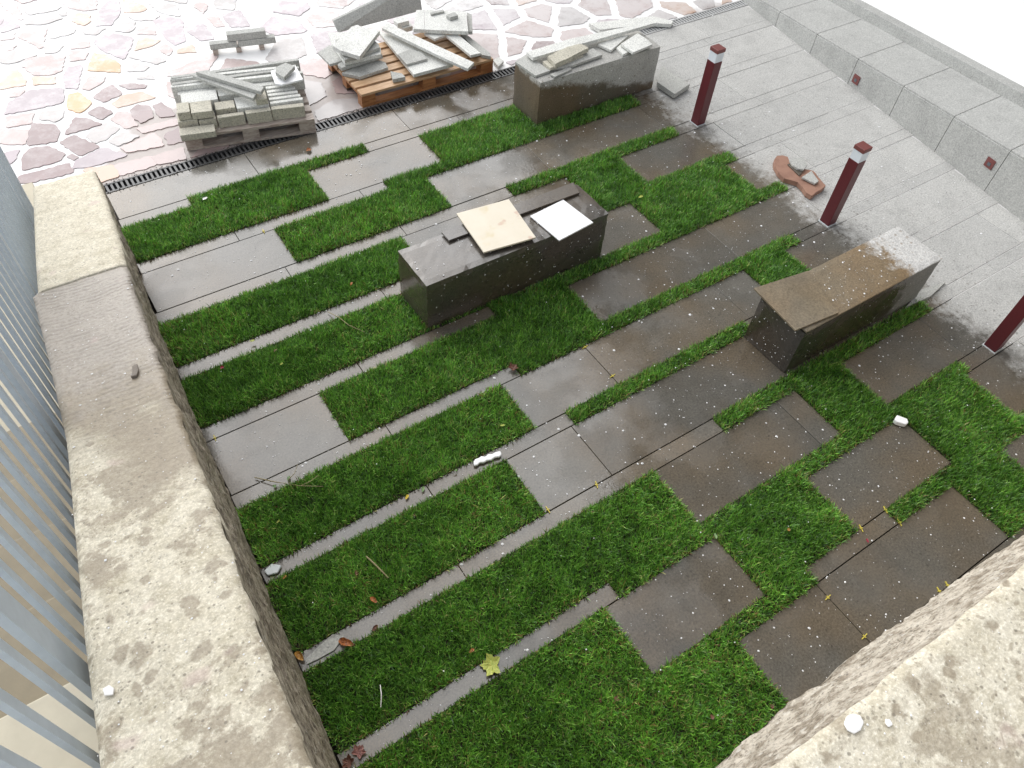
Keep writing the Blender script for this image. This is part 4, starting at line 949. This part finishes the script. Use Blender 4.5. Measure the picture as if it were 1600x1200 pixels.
# ------------------------------------------------------------------ turf: every blade is a small bent strip
def build_turf():
    soil = MB(); R = []
    for (a, b, c, d, i) in turf_rects:
        a = max(a, base_x((c + d) / 2) + .004); R.append((a, b, c, d))
        soil.box(a, b, c, d, -.012, -.0006)
    tag(soil.make('turf_soil', M['soil'], origin=(0, 0, 0)), kind='structure')
    DENS = 500000      # blades per square survey unit
    xs = []; ys = []; ed = []
    for a, b, c, d in R:
        n = int((b - a) * (d - c) * DENS); x = RNG.uniform(a - .0012, b + .0012, n); y = RNG.uniform(c - .0012, d + .0012, n)
        xs.append(x); ys.append(y)
    x = np.concatenate(xs); y = np.concatenate(ys)
    # distance to the nearest turf edge that borders paving
    RA = np.array(R); inside = lambda X, Y: ((X[:, None] > RA[None, :, 0] - 1e-4) & (X[:, None] < RA[None, :, 1] + 1e-4) & (Y[:, None] > RA[None, :, 2] - 1e-4) & (Y[:, None] < RA[None, :, 3] + 1e-4)).any(1)
    keep = ~(((x > .424) & (x < .811) & (y > .811) & (y < .914)) | ((x > .904) & (x < 1.265) & (y > .411) & (y < .514)) | ((x > .948) & (x < 1.298) & (y > 1.237) & (y < 1.341)))
    x, y = x[keep], y[keep]
    edge = np.zeros(len(x))
    for dx, dy in ((.006, 0), (-.006, 0), (0, .006), (0, -.006)):
        for s in range(0, len(x), 200000):
            edge[s:s + 200000] += ~inside(x[s:s + 200000] + dx, y[s:s + 200000] + dy)
    edge = np.minimum(edge, 1)
    n = len(x)
    def vn(px, py, f, seed):      # cheap smooth value noise
        rg = np.random.default_rng(seed); T = rg.random((257, 257)); X = (px * f) % 256; Y = (py * f) % 256
        ix, iy = X.astype(int), Y.astype(int); fx_, fy = X - ix, Y - iy; fx_ = fx_ * fx_ * (3 - 2 * fx_); fy = fy * fy * (3 - 2 * fy)
        return (T[ix, iy] * (1 - fx_) + T[ix + 1, iy] * fx_) * (1 - fy) + (T[ix, iy + 1] * (1 - fx_) + T[ix + 1, iy + 1] * fx_) * fy
    clump = vn(x + 3, y + 3, 55, 1); big = vn(x + 5, y + 5, 9, 2); fine = vn(x + 1, y + 1, 140, 3)
    az = vn(x + 7, y + 7, 22, 4) * 5 + RNG.normal(0, 1.9, n)
    lean = np.clip(RNG.normal(.66, .3, n) + (fine - .5) * .5, .1, 1.35)
    ln = RNG.uniform(.0075, .0150, n) * (.75 + .5 * clump) * np.where(edge > 0, .8, 1)
    wd = RNG.uniform(.00036, .00068, n)
    ca, sa = np.cos(az), np.sin(az); px, py = -sa, ca
    h1 = ln * .5 * np.cos(lean * .7); r1 = ln * .5 * np.sin(lean * .7)
    h2 = h1 + ln * .5 * np.cos(lean * 1.12); r2 = r1 + ln * .5 * np.sin(lean * 1.12)
    z0 = np.full(n, -.0008)
    V = np.empty((n, 5, 3))
    V[:, 0] = np.stack([x - px * wd, y - py * wd, z0], 1); V[:, 1] = np.stack([x + px * wd, y + py * wd, z0], 1)
    V[:, 2] = np.stack([x + ca * r1 - px * wd * .9, y + sa * r1 - py * wd * .9, z0 + h1], 1); V[:, 3] = np.stack([x + ca * r1 + px * wd * .9, y + sa * r1 + py * wd * .9, z0 + h1], 1)
    V[:, 4] = np.stack([x + ca * r2, y + sa * r2, z0 + h2], 1)
    V *= U
    base = (np.arange(n) * 5)[:, None]
    loops = np.concatenate([base + np.array([[0, 1, 3, 2]]), base + np.array([[2, 3, 4]])], 1).astype(np.int32).ravel()
    me = bpy.data.meshes.new('grass'); me.vertices.add(n * 5); me.vertices.foreach_set('co', V.astype('f').ravel())
    me.loops.add(n * 7); me.loops.foreach_set('vertex_index', loops)
    ls = (np.arange(n) * 7)[:, None] + np.array([[0, 4]]); me.polygons.add(n * 2)
    me.polygons.foreach_set('loop_start', ls.astype(np.int32).ravel())
    me.update(calc_edges=True)
    a = me.color_attributes.new('scol', 'FLOAT_COLOR', 'POINT')
    pal = np.array([(.088, .24, .030), (.135, .335, .040), (.215, .45, .060), (.062, .18, .034), (.32, .50, .12), (.45, .43, .16), (.22, .13, .055)])
    pr = RNG.random(n) + (big - .5) * .16 + (clump - .5) * .14
    cut = np.array([.27, .56, .80, .91, .965, .988]); idx = np.searchsorted(cut, np.clip(pr, 0, 1))
    old = (edge > 0) & (RNG.random(n) < .16); idx[old] = RNG.choice([4, 5, 6], old.sum())
    c = pal[idx] * RNG.uniform(.4, 1.5, (n, 1)) * (.85 + .4 * big[:, None]) * (.8 + .4 * clump[:, None])
    col = np.ones((n, 5, 4)); col[:, :, :3] = c[:, None, :]
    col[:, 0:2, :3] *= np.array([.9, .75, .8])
    a.data.foreach_set('color', col.astype('f').ravel())
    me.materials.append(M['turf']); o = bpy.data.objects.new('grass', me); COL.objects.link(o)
    tag(o, 'short dense green turf laid in strips and patches between the pavers', 'grass', kind='stuff'); print('blades', n)
build_turf()
for o in COL.objects:
    if '_w' in o: del o['_w']
